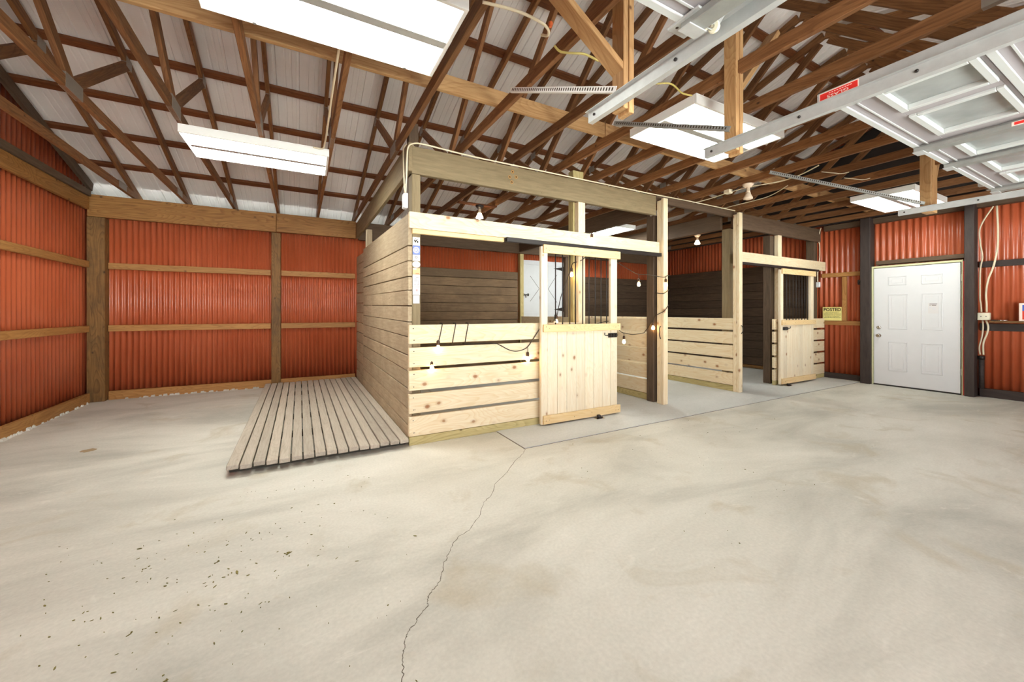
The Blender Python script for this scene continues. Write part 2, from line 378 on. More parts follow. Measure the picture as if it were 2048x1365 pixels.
def corrugated(name, axis, c, u0, u1, z0, z1f, pitch, amp, back, label):
    """wavy sheet in plane axis=c facing the room (side = sign of room direction), closed by a flat back"""
    bm = bmesh.new(); n = int((u1-u0)/pitch*8); side = -back
    F, B = [], []
    for i in range(n+1):
        u = u0+(u1-u0)*i/n; ph = (u/pitch) % 1
        d = amp*math.cos(2*math.pi*ph); d = amp*(1 if d > 0 else -1)*abs(d/amp)**.75
        zt = z1f(u)
        f = (u, c+side*d) if axis == 'y' else (c+side*d, u)
        b = (u, c+back*.03) if axis == 'y' else (c+back*.03, u)
        F.append((bm.verts.new((*f, z0)), bm.verts.new((*f, zt)))); B.append((bm.verts.new((*b, z0)), bm.verts.new((*b, zt))))
    for S in (F, B):
        for a, b in zip(S, S[1:]):
            f = bm.faces.new((a[0], b[0], b[1], a[1])); f.smooth = S is F
    for a, b, a2, b2 in zip(F, F[1:], B, B[1:]): bm.faces.new((a[1], b[1], b2[1], a2[1])); bm.faces.new((a[0], b[0], b2[0], a2[0]))
    for e in (0, -1): bm.faces.new((F[e][0], F[e][1], B[e][1], B[e][0]))
    bmesh.ops.recalc_face_normals(bm, faces=bm.faces)
    for f in bm.faces: f.material_index = 0 if f.smooth else 1
    me = bpy.data.meshes.new(name); bm.to_mesh(me); bm.free(); me.materials.append(M['red']); me.materials.append(M['galv'])
    return tag(link(bpy.data.objects.new(name, me), Matrix.Identity(4)), label, kind='structure')
corrugated('wall_back', 'y', YB, XL, XR, 0, lambda u: 2.95, .0677, .0105, 1, 'red corrugated metal back wall')
corrugated('wall_left', 'x', XL-.01, YF, YB+.02, 0, lambda u: zroof(u)+.02, .0846, .012, -1, 'red corrugated metal wall at the left with gable')
corrugated('wall_right', 'x', XR, YF, YB+.02, 0, lambda u: zroof(u)+.02, .0846, .012, 1, 'red corrugated metal wall at the right beyond the white door')
# front wall behind the camera, with the two garage openings
mb = MB()
for x0, x1, z0, z1 in [(XL-.05, -1.70, 0, 2.95), (1.45, 2.62, 0, 2.95), (5.75, XR+.05, 0, 2.95), (-1.70, 1.45, 2.2, 2.95), (2.62, 5.75, 2.2, 2.95)]:
    mb.box(x0, x1, YF-.06, YF, z0, z1, 'red', 0)
o = mb.build('wall_front', loc=(0, 0, 0)); tag(o, 'red front wall with two open garage doorways', kind='structure')
# roof sheets, ribs run down the slope
bm = bmesh.new()
prof = []
x = XL-.35; P = .2286
while x < XR+.4:
    for dx, dz in ((0, 0), (.006, .016), (.03, .016), (.036, 0), (.11, 0), (.114, .004), (.126, .004), (.13, 0), (.17, 0), (.174, .004), (.186, .004), (.19, 0)): prof.append((x+dx, dz))
    x += P
rows = []
for y in (YB+.45, RIDGE_Y, YF-.45):
    zz = zroof(y) if y != YB+.45 else zroof(YB)-SLOPE*.45
    if y < YF: zz = zroof(YF)-SLOPE*.45
    rows.append([(bm.verts.new((px, y, zz+dz)), bm.verts.new((px, y, zz+.04))) for px, dz in prof])
for ra, rb in zip(rows, rows[1:]):
    for i in range(len(prof)-1):
        bm.faces.new((ra[i][0], ra[i+1][0], rb[i+1][0], rb[i][0])); bm.faces.new((ra[i][1], rb[i][1], rb[i+1][1], ra[i+1][1]))
bmesh.ops.recalc_face_normals(bm, faces=bm.faces)
me = bpy.data.meshes.new('ceiling'); bm.to_mesh(me); bm.free(); me.materials.append(M['roof'])
tag(link(bpy.data.objects.new('ceiling', me), Matrix.Identity(4)), 'ribbed pale metal roof sheets seen from below', kind='structure')

o = MB().box(XL-.3, XR+.3, YB+.42, YB+.44, 2.62, zroof(YB)-SLOPE*.44-.002, 'galv', 0).box(XL-.3, XR+.3, YB+.06, YB+.40, 2.86, 2.875, 'galv', 0).box(XL-.05, XL-.03, YB+.02, YB+.42, 2.86, 3.1, 'galv', 0).box(XR+.03, XR+.05, YB+.02, YB+.42, 2.86, 3.1, 'galv', 0).build('trim_91', loc=(0, 0, 0))  # closure added out of view to cut daylight entering under the eave
tag(o, 'added unseen metal panels blocking daylight outside the back wall eave', kind='structure')
o = MB().box(8.99, 9.03, YF+.05, YB-.05, 2.955, 2.975, 'black', 0).poly([(9.02, YF+.1, 2.96), (9.02, YB-.1, 2.96), (9.02, YB-.1, zraf(YB-.1)+RD), (9.02, RIDGE_Y, zraf(RIDGE_Y)+RD), (9.02, YF+.1, zraf(YF+.1)+RD)], (.02, 0, 0), 'gableshade').build('trim_92', loc=(0, 0, 0))  # dark panel stands in for the shade between the right chords
tag(o, 'added dark panel painting the shade on the right gable above the wall plate', kind='structure')
# wall framing: girts, base boards, plates (part of the room)
TN = [0]
def trim(x0, x1, y0, y1, z0, z1, mat, label, grain=None):
    TN[0] += 1
    return tag(bx('trim_%d' % TN[0], x0, x1, y0, y1, z0, z1, mat, grain=grain), label, kind='structure')
for nm, z0, z1 in (('upper', 1.89, 1.98), ('lower', .99, 1.08)):
    trim(-2.42, -.43, 7.68, 7.725, z0, z1, 'girt', f'{nm} tan girt on the back wall left of the middle post')
    trim(-.28, .90, 7.68, 7.725, z0, z1, 'girt', f'{nm} tan girt on the back wall right of the middle post')
    trim(-2.61, -2.57, YF+.05, 7.56, z0, z1, 'girt', f'{nm} tan girt along the left red wall')
tag(bx('baseboard_back', -2.42, .90, 7.69, 7.735, 0, .125, 'girt'), 'tan base board along the back wall', kind='structure')
tag(bx('baseboard_left', -2.61, -2.565, YF+.05, 7.56, 0, .135, 'girt'), 'tan base board along the left wall', kind='structure')
trim(-2.61, -2.57, YF+.05, 7.55, 2.70, 2.875, 'beam', 'long tan plate board high on the left wall')
trim(-2.63, -2.55, YF+.1, 7.55, 2.88, 2.965, 'darkpost', 'dark chord board of the left gable above the plate')
for yy in (5.26, 4.22, 2.36, .5):
    trim(-2.63, -2.575, yy-.05, yy+.04, 2.97, zraf(yy), 'darkpost', 'dark gable stud at the left wall', grain='z')
tag(beam('trim_90', (-2.60, 7.7, zraf(7.7)+.04), (-2.60, RIDGE_Y, zraf(RIDGE_Y)+.04), .04, .12, 'darkpost'), 'dark gable rafter at the left wall', kind='structure')
# mortar crumbs under the left base board
mb = MB()
for k in range(70):
    y = random.uniform(4.6, 7.5); s = random.uniform(.006, .02)
    mb.hexa([(-2.565, y-s, 0), (-2.565+s*random.uniform(.6, 1.5), y-s*.7, 0), (-2.565+s*random.uniform(.6, 1.5), y+s*.8, 0), (-2.565, y+s, 0),
             (-2.565, y-s*.8, s*1.3), (-2.56+s*.3, y-s*.4, s), (-2.56+s*.3, y+s*.5, s*.9), (-2.565, y+s*.7, s*1.6)], 'floor', 0)
for k in range(40):
    x = random.uniform(-2.4, -.6); s = random.uniform(.01, .028)
    mb.hexa([(x-s, 7.69-s*random.uniform(.5, 1.3), 0), (x+s, 7.69-s*random.uniform(.5, 1.3), 0), (x+s, 7.69, 0), (x-s, 7.69, 0), (x-s*.6, 7.69-s*.3, s*.8), (x+s*.6, 7.69-s*.3, s*.7), (x+s*.8, 7.69, s*1.1), (x-s*.8, 7.69, s)], 'floor', 0)
tag(mb.build('mortar_crumbs', loc=(0, 0, 0)), 'crumbled mortar heaped along the foot of the wall boards', 'mortar', kind='stuff')
# right wall framing
trim(9.0, 9.045, 3.10, 3.76, 1.94, 2.02, 'girt', 'upper tan girt on the red wall left of the white door')
trim(9.0, 9.045, 3.10, 3.76, 1.02, 1.10, 'girt', 'lower tan girt under the yellow sign')
trim(8.99, 9.04, 3.365, 3.43, 1.105, 1.935, 'girt', 'short upright board between the two tan girts by the sign', grain='z')
trim(9.0, 9.045, YF+.05, 1.75, 1.94, 2.03, 'black', 'black girt on the red wall right of the white door')
trim(9.0, 9.045, YF+.05, 1.74, .99, 1.10, 'black', 'black girt under the narrow shelf')
tag(bx('baseboard_right', 8.98, 9.045, 3.11, 3.75, 0, .10, 'black'), 'black base board left of the white door', kind='structure')
tag(bx('baseboard_right', 8.98, 9.045, YF+.05, 1.74, 0, .125, 'black'), 'black base board right of the white door', kind='structure')
trim(8.93, 9.04, YF+.05, 3.70, 2.84, 2.935, 'brownbeam', 'dark plate along the top of the right wall')
trim(8.90, 9.04, 1.86, 2.91, 2.10, 2.165, 'brownbeam', 'rough header board over the white door')

# ------------------------------------------------------------------ posts and beams of the barn
def post(x0, x1, y0, y1, z0, z1, mat, label, name='wooden_post'):
    return tag(bx(name, x0, x1, y0, y1, z0, z1, mat, grain='z', bev=.005), label, 'post')
post(-2.615, -2.43, 7.60, 7.755, 0, 2.61, 'post', 'thick scarred corner post where left and back red walls meet')
post(-.42, -.285, 7.64, 7.755, 0, 2.61, 'post', 'knotty post in the middle of the back red wall')
post(8.80, 8.985, 2.955, 3.095, 0, 2.935, 'black', 'black post at the latch side of the white door')
post(8.80, 8.985, 1.755, 1.855, 0, 2.935, 'black', 'black post at the hinge side of the white door')
def plate(p, mat, label, name='wooden_beam', grain=None):
    return tag(bx(name, *p, mat, grain=grain, bev=.004), label, 'beam')
plate((-2.61, -.35, 7.60, 7.66, 2.615, 2.925), 'beam', 'wide tan beam across the back wall, longer left length')
plate((-.346, .90, 7.60, 7.66, 2.62, 2.93), 'beam', 'wide tan beam across the back wall, shorter right length')
plate((.95, 8.95, 7.63, 7.70, 2.605, 2.93), 'brownbeam', 'beam darkened for shade on the back wall above the stall linings')  # same timber as the tan beam, the darker colour paints its shadow

# ------------------------------------------------------------------ roof trusses
NT = 19
R2 = 2*RIDGE_Y
for k in range(NT):
    X = -2.14+.605*k
    ordn = ORD[k+1] if k < 10 else ORD[NT-k]
    wall_ = 'left red wall' if k < 10 else 'right wall'
    t = thing('roof_truss', f'brown timber roof truss, {ordn} counted from the {wall_}', 'roof truss', (X, RIDGE_Y, CH), 'roof trusses')
    beam('bottom_chord', (X, R2-7.84, CH+.0445), (X, 7.84, CH+.0445), .038, .089, 'truss', t)
    nrm = V((0, SLOPE, 1)).normalized()
    for s in (1, -1):
        ye = 8.0 if s == 1 else R2-8.0
        z0 = ZB0+SLOPE*(7.75-8.0)+RD/2; z1 = zraf(RIDGE_Y)+RD/2
        beam('rafter', (X, ye, z0), (X, RIDGE_Y+s*.01, z1), .038, RD, 'truss', t)
        yn = 4.22 if s == 1 else R2-4.22; yr = 5.30 if s == 1 else R2-5.30
        beam('web', (X, yn+s*.03, CH+.085), (X, yr, zraf(yr)+.01), .0375, .089, 'truss', t)
        beam('web', (X, yn-s*.03, CH+.085), (X, RIDGE_Y+s*.05, zraf(RIDGE_Y)-.03), .0375, .089, 'truss', t)
        for yy, zz, a, b in ((yn, CH+.055, .13, .055), (yr, zraf(yr)+.03, .07, .05), (7.2 if s == 1 else R2-7.2, CH+.055, .13, .045)):
            bx('gusset_plate', X-.0205, X+.0205, yy-a, yy+a, zz-b, zz+b, 'plate', t, bev=0)
# purlins
yp = 7.22; i = 0
while yp > RIDGE_Y+.1:
    i += 1
    for s in (1, -1):
        y = yp if s == 1 else R2-yp
        nv = V((0, s*SLOPE, 1)).normalized(); c = V((0, y, zraf(y)+RD))+nv*.024
        beamname = beam('purlin', (XL+.02, c.y, c.z), (XR-.03, c.y, c.z), .089, .038, 'purlin', None, .003, up=nv)
        tag(beamname, f'long brown purlin under the roof sheets, {ORD[i]} up from the ' + ('back wall eave' if s == 1 else 'eave over the garage doors'), 'purlin', 'roof purlins')
    yp -= .645
# brace board lying over the chords
for xa, xb, lb in ((XL+.05, 2.68, 'left'), (2.69, 8.95, 'right')):
    o = tag(bx('brace_board', xa, xb, 2.955, 2.993, CH+.0905, CH+.225, 'board'), f'long pale brace board laid across the truss chords, {lb} length', 'board', 'brace boards on the truss chords')

# ------------------------------------------------------------------ stalls
plate((.905, .945, 3.70, 7.595, 2.615, 2.89), 'taupe', 'grey brown beam over the planked side of the front stall', grain='y')
plate((.946, 4.32, 3.74, 3.795, 2.61, 2.875), 'taupe', 'wide grey brown beam over the first sliding stall door')
plate((4.325, 6.10, 3.74, 3.795, 2.79, 2.885), 'brownbeam', 'shallow dark beam bridging the open bay between both new posts')
plate((6.105, 8.92, 3.74, 3.795, 2.63, 2.88), 'brownbeam', 'dark beam over the far sliding stall door')
plate((4.36, 4.43, 3.94, 7.62, 2.63, 2.88), 'brownbeam', 'dark beam running back from the first new post', grain='y')
plate((6.06, 6.12, 3.94, 7.62, 2.63, 2.88), 'brownbeam', 'dark beam running back from the second new post', grain='y')
post(.947, 1.03, 3.735, 3.86, 0, 2.605, 'taupe', 'grey brown front corner post of the stall, carrying stickers')
post(.95, 1.045, 3.865, 3.955, 0, 3.16, 'brownbeam', 'tall dark post whose top stands above the stall corner')
post(.947, 1.04, 6.66, 6.76, 0, 2.62, 'oldplank', 'old post in the planked stall side near the back wall')
# planked left side of the front stall
def plank_rows(y0, y1, x0, x1, zl, dz, mat, jit=.007, gap=.007):
    mb = MB()
    for a, b in zip(zl, zl[1:]):
        j = [random.uniform(-jit, jit) for _ in range(4)]
        s0, s1 = (a-zl[0])/(zl[-1]-zl[0])*dz, (b-zl[0])/(zl[-1]-zl[0])*dz
        xo = random.uniform(-.003, .003)
        mb.hexa([(x0+xo, y0, a+gap/2+j[0]*.5), (x1, y0, a+gap/2+j[0]*.5), (x1, y1, a+gap/2+s0+j[1]), (x0+xo, y1, a+gap/2+s0+j[1]),
                 (x0+xo, y0, b-gap/2-abs(j[2])*.4), (x1, y0, b-gap/2-abs(j[2])*.4), (x1, y1, b-gap/2+s1-abs(j[3])*.6), (x0+xo, y1, b-gap/2+s1-abs(j[3])*.6)], mat, .003)
    return mb
t = thing('plank_partition', 'weathered grey brown plank side of the front stall beside the deck', 'stall wall', (.92, 3.7, 0))
plank_rows(3.725, 6.70, .905, .944, [.03, .19, .345, .535, .705, .855, 1.033, 1.176, 1.329, 1.481, 1.61, 1.762, 1.907, 2.215], .085, 'oldplank').build('planking', t, 'y')
plank_rows(6.715, 7.59, .912, .944, [.05, .22, .40, .57, .74, .91, 1.08, 1.25, 1.42, 1.59, 1.76, 1.93, 2.10, 2.25], .03, 'oldplank').build('back_planking', t, 'y')
# linings
def rows(z0, z1, n): return [z0+(z1-z0)*i/n for i in range(n+1)]
def xplanks(x0, x1, y0, y1, zl, mat, name, label):
    mb = MB()
    for a, b in zip(zl, zl[1:]):
        j = [random.uniform(-.005, .005) for _ in range(4)]; yo = random.uniform(-.003, .003)
        mb.hexa([(x0, y0+yo, a+.0025+j[0]*.5), (x1, y0+yo, a+.0025+j[1]*.5), (x1, y1, a+.0025+j[1]*.5), (x0, y1, a+.0025+j[0]*.5),
                 (x0, y0+yo, b-.0025-abs(j[2])*.7), (x1, y0+yo, b-.0025-abs(j[3])*.7), (x1, y1, b-.0025-abs(j[3])*.7), (x0, y1, b-.0025-abs(j[2])*.7)], mat, .005)
    mb.box(x0+.01, x1-.01, y1+.001, y1+.012, zl[0]+.01, zl[-1]-.02, 'holedark', 0)
    return tag(mb.build(name, None, 'x'), label, 'stall lining')
xplanks(1.05, 4.29, 7.56, 7.60, rows(.05, 2.165, 12), 'lining', 'plank_lining', 'dark plank lining across the back of the front stall')
xplanks(6.17, 8.88, 7.56, 7.60, rows(.05, 2.15, 12), 'lining2', 'plank_lining', 'dark plank lining across the back of the far stall')
o = plank_rows(3.96, 7.55, 8.93, 8.97, rows(.08, 2.28, 12), .0, 'lining2', .005, .005).box(8.971, 8.985, 3.97, 7.54, .09, 2.26, 'holedark', 0).build('plank_lining', None, 'y'); tag(o, 'dark plank lining on the right wall inside the far stall', 'stall lining')
tag(bx('sill_board', 8.93, 8.97, 3.96, 7.55, .012, .075, 'post', grain='y'), 'rough brown sill under the dark lining of the far stall', 'board')
# new pine half walls
ZR = [(.275, .445), (.49, .70), (.72, .925), (.95, 1.145)]
BOARDS = [(.085, .272), (.303, .487), (.521, .712), (.743, .930), (.966, 1.147)]
SKIRT = (.01, .081)
def half_wall_x(x0, x1, y0, y1, label, z0=0.0):
    t = thing('slat_half_wall', label, 'stall half wall', (x0, y0, 0))
    mb = MB()
    for a, b in BOARDS: mb.box(x0, x1, y0, y1, a, b, 'pine', .004)
    for a, b in BOARDS:
        for xx in (x0+.045, x0+.05, x1-.05):
            for zz in (a+.035, b-.035): mb.lathe((xx+random.uniform(-.01, .01), y0+.0005, zz), [(.0045, 0), (.004, .001)], 'holedark', (0, -1, 0), 8)
    mb.build('boards', t, 'x')
    tag(bx('skirt_board', x0+.004, x1, y0+.004, y1, z0, SKIRT[1], 'treated', t), 'greenish treated board at the bottom')
    return t
half_wall_x(.905, 2.95, 3.68, 3.72, 'new pine board half wall at the front of the first stall')
half_wall_x(7.16, 8.92, 3.68, 3.72, 'new pine board half wall behind the far sliding door', .009)
def half_wall_y(x0, x1, y0, y1, label, ins):
    t = thing('slat_half_wall', label, 'stall half wall', (x0, y0, 0))
    mb = MB()
    for a, b in BOARDS: mb.box(x0, x1, y0, y1, a+.02, b+.025, 'pine', .004)
    mb.build('boards', t, 'y')
    tag(bx('skirt_board', x0+.004, x1, y0, y1, .009, .098, 'treated', t, grain='y'), 'greenish treated board at the bottom')
    return t
half_wall_y(4.37, 4.41, 3.94, 7.55, 'new pine board divider running back beside the dark inner post', 1)
half_wall_y(6.03, 6.068, 3.71, 7.55, 'new pine board divider running back from the second new post', 1)
# posts at the front line
def twin_post(x0, x1, y0, y1, y2, z1, label, z2=None):
    t = thing('new_pine_post', label, 'post', ((x0+x1)/2, y0, 0))
    bx('face_board', x0, x1, y0, y1, .009, z1, 'pine', t, grain='z'); bx('backing_board', x0+.004, x1-.004, y1+.002, y2, .009, z2 or z1-.02, 'pine', t, grain='z')
    return t
P1 = twin_post(4.325, 4.41, 3.62, 3.66, 3.735, 2.82, 'new pine post wrapped with the string lights')
h = MB()
h.tube([(4.318, 3.665, .905), (4.306, 3.665, .93), (4.296, 3.665, .965), (4.300, 3.665, 1.0), (4.296, 3.665, 1.035), (4.304, 3.665, 1.06), (4.318, 3.665, 1.075)], .0065, 'blacksteel', 8, 3)
h.build('pull_handle', P1)
P2 = twin_post(6.015, 6.10, 3.60, 3.64, 3.703, 2.83, 'new pine post at the end of the middle divider')
h = MB(); h.tube([(6.06, 3.598, .93), (6.06, 3.575, .96), (6.06, 3.572, 1.0), (6.06, 3.578, 1.04), (6.06, 3.598, 1.06)], .006, 'blacksteel', 8, 3); h.build('pull_handle', P2)
post(6.072, 6.108, 3.706, 3.738, .009, 2.61, 'pine', 'slim pine upright tucked behind the second new post')
post(4.335, 4.44, 3.80, 3.925, .009, 2.62, 'darkpost', 'dark inner post just behind the string light post')
post(6.075, 6.18, 3.80, 3.925, .009, 2.62, 'taupe', 'grey brown inner post behind the middle divider end')
post(7.26, 7.41, 3.80, 3.92, .009, 2.62, 'darkpost', 'dark post behind the latch side of the far door')
post(8.80, 8.925, 3.80, 3.94, .009, 2.87, 'darkpost', 'dark post where the far stall meets the right wall')
post(2.935, 3.095, 3.80, 3.90, 0, 3.01, 'treated', 'treated jamb post of the first stall door')
tag(bx('upright_board', 2.955, 3.06, 3.725, 3.797, 0, 2.605, 'pine', grain='z'), 'pine upright nailed to the treated jamb post', 'board')
tag(bx('upright_board', 7.37, 7.49, 3.725, 3.79, .009, 2.625, 'pine', grain='z'), 'pine upright at the latch side of the far door', 'board')
# headers and tracks
tag(bx('header_board', .91, 4.315, 3.682, 3.722, 2.07, 2.225, 'pine'), 'pale pine header over the first sliding door', 'board')
tag(bx('ledger_board', .94, 1.925, 3.69, 3.73, 2.022, 2.068, 'pinedark'), 'thin pine ledger under the left end of the first header', 'board')
tag(bx('header_board', 6.105, 8.97, 3.682, 3.722, 2.07, 2.24, 'pine'), 'pale pine header over the far sliding door', 'board')
def door_track(x0, x1, y, z0, z1, label):
    mb = MB()
    mb.box(x0, x1, y-.024, y+.022, z1-.005, z1, 'blacksteel', 0); mb.box(x0, x1, y-.024, y-.019, z0, z1-.005, 'blacksteel', 0); mb.box(x0, x1, y+.017, y+.022, z0, z1-.005, 'blacksteel', 0)
    mb.box(x0, x1, y-.019, y-.008, z0, z0+.004, 'blacksteel', 0); mb.box(x0, x1, y+.006, y+.017, z0, z0+.004, 'blacksteel', 0)
    return tag(mb.build('sliding_door_track', None, 'x'), label, 'door track')
door_track(1.93, 4.30, 3.655, 2.022, 2.068, 'black steel track of the first sliding door')
door_track(6.12, 8.6, 3.655, 2.03, 2.068, 'steel track of the far sliding door')
# sliding doors
def stall_door(dx, zb, label, bars, latch_left, group='sliding stall doors'):
    x0, x1 = 2.340+dx, 3.462+dx; yf, yb = 3.600, 3.640
    t = thing('sliding_stall_door', label, 'door', (x0, yf, zb), group)
    bx('stile', x0, x0+.085, yf, yb, zb, 2.0, 'pinev', t, grain='z'); bx('stile', x1-.105, x1, yf, yb, zb, 2.0, 'pinev', t, grain='z')
    mb = MB(); w = (x1-.106-x0-.086)/7
    for k in range(7):
        a = x0+.086+w*k; mb.box(a+.0012, a+w-.0012, yf+random.uniform(.002, .005), yb-.008, zb+.01, 1.06, 'pinev', .0025)
    mb.build('plank_panel', t, 'z')
    xr0, xr1 = x0+.018, x1+.035
    bx('rail', xr0, xr1, 3.575, yf-.001, 1.925, 2.018, 'pinedark', t); bx('rail', xr0, xr1, 3.575, yf-.001, 1.045, 1.13, 'pinedark', t); bx('rail', xr0, xr1, 3.575, yf-.001, zb+.005, zb+.10, 'pinedark', t)
    bx('back_rail', x0+.087, x1-.107, 3.612, 3.636, 1.07, 1.115, 'pine', t)
    for bxx in bars: MB().tube([(bxx, 3.606, 1.065), (bxx, 3.606, 1.955)], .0065, 'blacksteel', 8).build('bar', t)
    sc_ = MB()
    for zz in (1.97, 1.09, zb+.055):
        for xx in (xr0+.03, xr0+.075, xr0+.42, xr1-.46, xr1-.08, xr1-.04): sc_.lathe((xx, 3.5755, zz+random.uniform(-.02, .02)), [(.0045, 0), (.004, .001)], 'holedark', (0, -1, 0), 8)
    sc_.build('screw_heads', t)
    # bolt latch
    lx = x1-.005 if not latch_left else x0+.06
    s = -1 if not latch_left else 1
    l = MB(); l.box(min(lx, lx+s*.145), max(lx, lx+s*.145), 3.590, 3.598, .957, 1.012, 'blacksteel', .002)
    for q in (.02, .065, .11): l.box(min(lx+s*q, lx+s*(q+.02)), max(lx+s*q, lx+s*(q+.02)), 3.572, 3.592, .965, 1.004, 'blacksteel', .002)
    latch = l.build('bolt_latch', t)
    r = MB(); r.tube([(lx+s*.0, 3.582, .985), (lx+s*.2, 3.582, .985), (lx+s*.212, 3.582, .992), (lx+s*.214, 3.58, 1.02)], .006, 'blacksteel', 8); r.build('bolt', latch)
    for hx in (x0+.25, x1-.25):
        h = MB(); h.box(hx-.03, hx+.03, 3.642, 3.648, 1.92, 2.02, 'blacksteel', .001); h.lathe((hx, 3.648, 2.034), [(.012, 0), (.014, .004), (.012, .012)], 'blacksteel', (0, 1, 0)); h.build('roller_hanger', t)
    return t
stall_door(0, .02, 'pine sliding door half open on the first stall', [2.535, 2.633, 2.735, 2.82, 2.925, 3.02, 3.115, 3.205, 3.295], False)
stall_door(4.86, .03, 'pine sliding door on the far stall near the white door', [7.40, 7.50, 7.612, 7.712, 7.812, 7.912, 8.011, 8.101], True)
def guide(x, y, label):
    t = thing('door_floor_guide', label, 'door guide', (x, y, .008), 'floor guides of the sliding doors')
    MB().box(x-.06, x+.06, y-.05, y+.03, .0085, .0125, 'chrome', .001).build('base_plate', t)
    MB().lathe((x-.005, y-.012, .0128), [(.02, 0), (.024, .006), (.024, .03), (.018, .036)], 'blacksteel').build('roller', t)
    MB().box(x-.03, x+.03, y-.044, y-.038, .0128, .03, 'blacksteel', .001).build('bracket', t)
guide(3.12, 3.555, 'small steel floor guide under the first sliding door')
guide(7.33, 3.555, 'small steel floor guide under the far sliding door')
# stall hatch in the back wall
t = thing('wooden_hatch', 'white painted cross braced hatch in the back wall of the open bay', 'hatch', (5.06, 7.7, 1.15))
mb = MB(); mb.box(4.495, 5.645, 7.705, 7.73, 1.16, 2.475, 'hatch', .002); mb.build('panel', t)
def hb(p0, p1, w=.09, th=.012): beam('brace', (p0[0], 7.6985, p0[1]), (p1[0], 7.6985, p1[1]), th, w, 'hatch', t, .0015, up=(0, 0, 1))
for z in (1.21, 2.425): hb((4.5, z), (5.64, z), .10)
mb = MB()
for pts in ([(4.70, 2.11), (4.95, 1.82), (4.70, 1.52)], [(5.46, 2.17), (5.20, 1.82), (5.46, 1.50)]):
    for (a, b), (c, d) in zip(pts, pts[1:]):
        tt = V((c-a, 0, d-b)).normalized(); n = V((-tt.z, 0, tt.x))*.004
        mb.poly([(a-n.x, 7.7045, b-n.z), (c-n.x, 7.7045, d-n.z), (c+n.x, 7.7045, d+n.z), (a+n.x, 7.7045, b+n.z)], (0, -.0015, 0), 'blacksteel')
mb.build('cross_groove', t)
for z in (2.315, 1.335):
    h = MB(); h.poly([(5.36, 7.704, z), (5.62, 7.704, z-.045), (5.62, 7.704, z+.045)], (0, -.006, 0), 'blacksteel'); h.tube([(5.635, 7.70, z-.06), (5.635, 7.70, z+.06)], .012, 'blacksteel'); h.build('strap_hinge', t)
h = MB(); h.tube([(4.50, 7.69, 1.67), (4.66, 7.69, 1.67)], .008, 'blacksteel'); h.tube([(4.57, 7.685, 1.67), (4.57, 7.68, 1.60)], .008, 'blacksteel')
for q in (4.52, 4.64): h.box(q-.012, q+.012, 7.684, 7.704, 1.64, 1.70, 'blacksteel', .001)
h.build('bolt', t)
post(4.39, 4.485, 7.63, 7.73, .009, 2.60, 'treated', 'treated post at the left of the white hatch')
post(5.665, 5.80, 7.63, 7.73, .009, 2.60, 'darkpost', 'dark post at the hinge side of the white hatch')
tag(bx('sill_board', 4.49, 5.66, 7.66, 7.73, 1.04, 1.135, 'treated'), 'treated sill board under the white hatch', 'board')

# stickers on the corner post
ST = [(1.915, 1.995), (1.826, 1.912), (1.765, 1.823), (1.70, 1.762), (1.635, 1.695), (1.515, 1.632), (1.436, 1.512), (1.353, 1.432)]
SX0, SX1, SY = .9535, 1.0235, 3.7335
def sticker(i, cat, label, w=0):
    z0, z1 = ST[i]
    t = thing('sticker', label, 'sticker', ((SX0+SX1)/2, SY, z0), 'stickers on the stall corner post')
    return t, z0, z1
def sbase(t, z0, z1, mat, dx=0): MB().box(SX0-dx, SX1+dx, SY-.0004, SY+.001, z0, z1, mat, 0).build('sheet', t)
def dabs(t, mat, L_, name='print'):
    mb = MB()
    for x, z, w, h in L_: mb.box(SX0+x-w/2, SX0+x+w/2, SY-.0010, SY-.0003, z-h/2, z+h/2, mat, 0)
    mb.build(name, t)
def disc(mb, x, z, r0, r1, mat, y=SY-.0006, n=20):
    for k in range(n):
        a, b = 2*math.pi*k/n, 2*math.pi*(k+1)/n
        mb.poly([(x+r0*math.cos(a), y, z+r0*math.sin(a)), (x+r1*math.cos(a), y, z+r1*math.sin(a)), (x+r1*math.cos(b), y, z+r1*math.sin(b)), (x+r0*math.cos(b), y, z+r0*math.sin(b))], (0, -.0005, 0), mat)
t, a, b = sticker(0, 's', 'white sticker with black brush marks, topmost on the corner post'); sbase(t, a, b, 'paper')
dabs(t, 'ink', [(.018, a+.048, .010, .012), (.027, a+.038, .012, .02), (.036, a+.047, .009, .014), (.048, a+.036, .012, .02), (.045, a+.056, .008, .008), (.03, a+.063, .008, .006), (.014, a+.035, .006, .008)])
t, a, b = sticker(1, 's', 'blue sticker with round white emblem'); sbase(t, a, b, 'bluesticker')
mb = MB(); disc(mb, (SX0+SX1)/2, (a+b)/2, .026, .030, 'labelwhite'); disc(mb, (SX0+SX1)/2, (a+b)/2, .017, .021, 'lilac')
for q in (-.008, 0, .008): mb.box((SX0+SX1)/2+q-.0022, (SX0+SX1)/2+q+.0022, SY-.0011, SY-.0004, (a+b)/2-.011, (a+b)/2+.011, 'labelwhite', 0)
mb.build('emblem', t)
t, a, b = sticker(2, 's', 'white sticker with small grey figure below the blue one'); sbase(t, a, b, 'paper')
mb = MB(); disc(mb, SX0+.034, a+.036, .006, .012, 'greyink'); mb.box(SX0+.025, SX0+.043, SY-.001, SY-.0004, a+.006, a+.02, 'lilac', 0); mb.build('print', t)
t, a, b = sticker(3, 's', 'pale oval sticker with a blue ring'); mb = MB(); cx, cz = (SX0+SX1)/2, (a+b)/2
mb.poly([(cx+.039*math.cos(q*.314), SY+.0008, cz+.031*math.sin(q*.314)) for q in range(20)], (0, -.0013, 0), 'paper'); mb.build('sheet', t)
mb = MB()
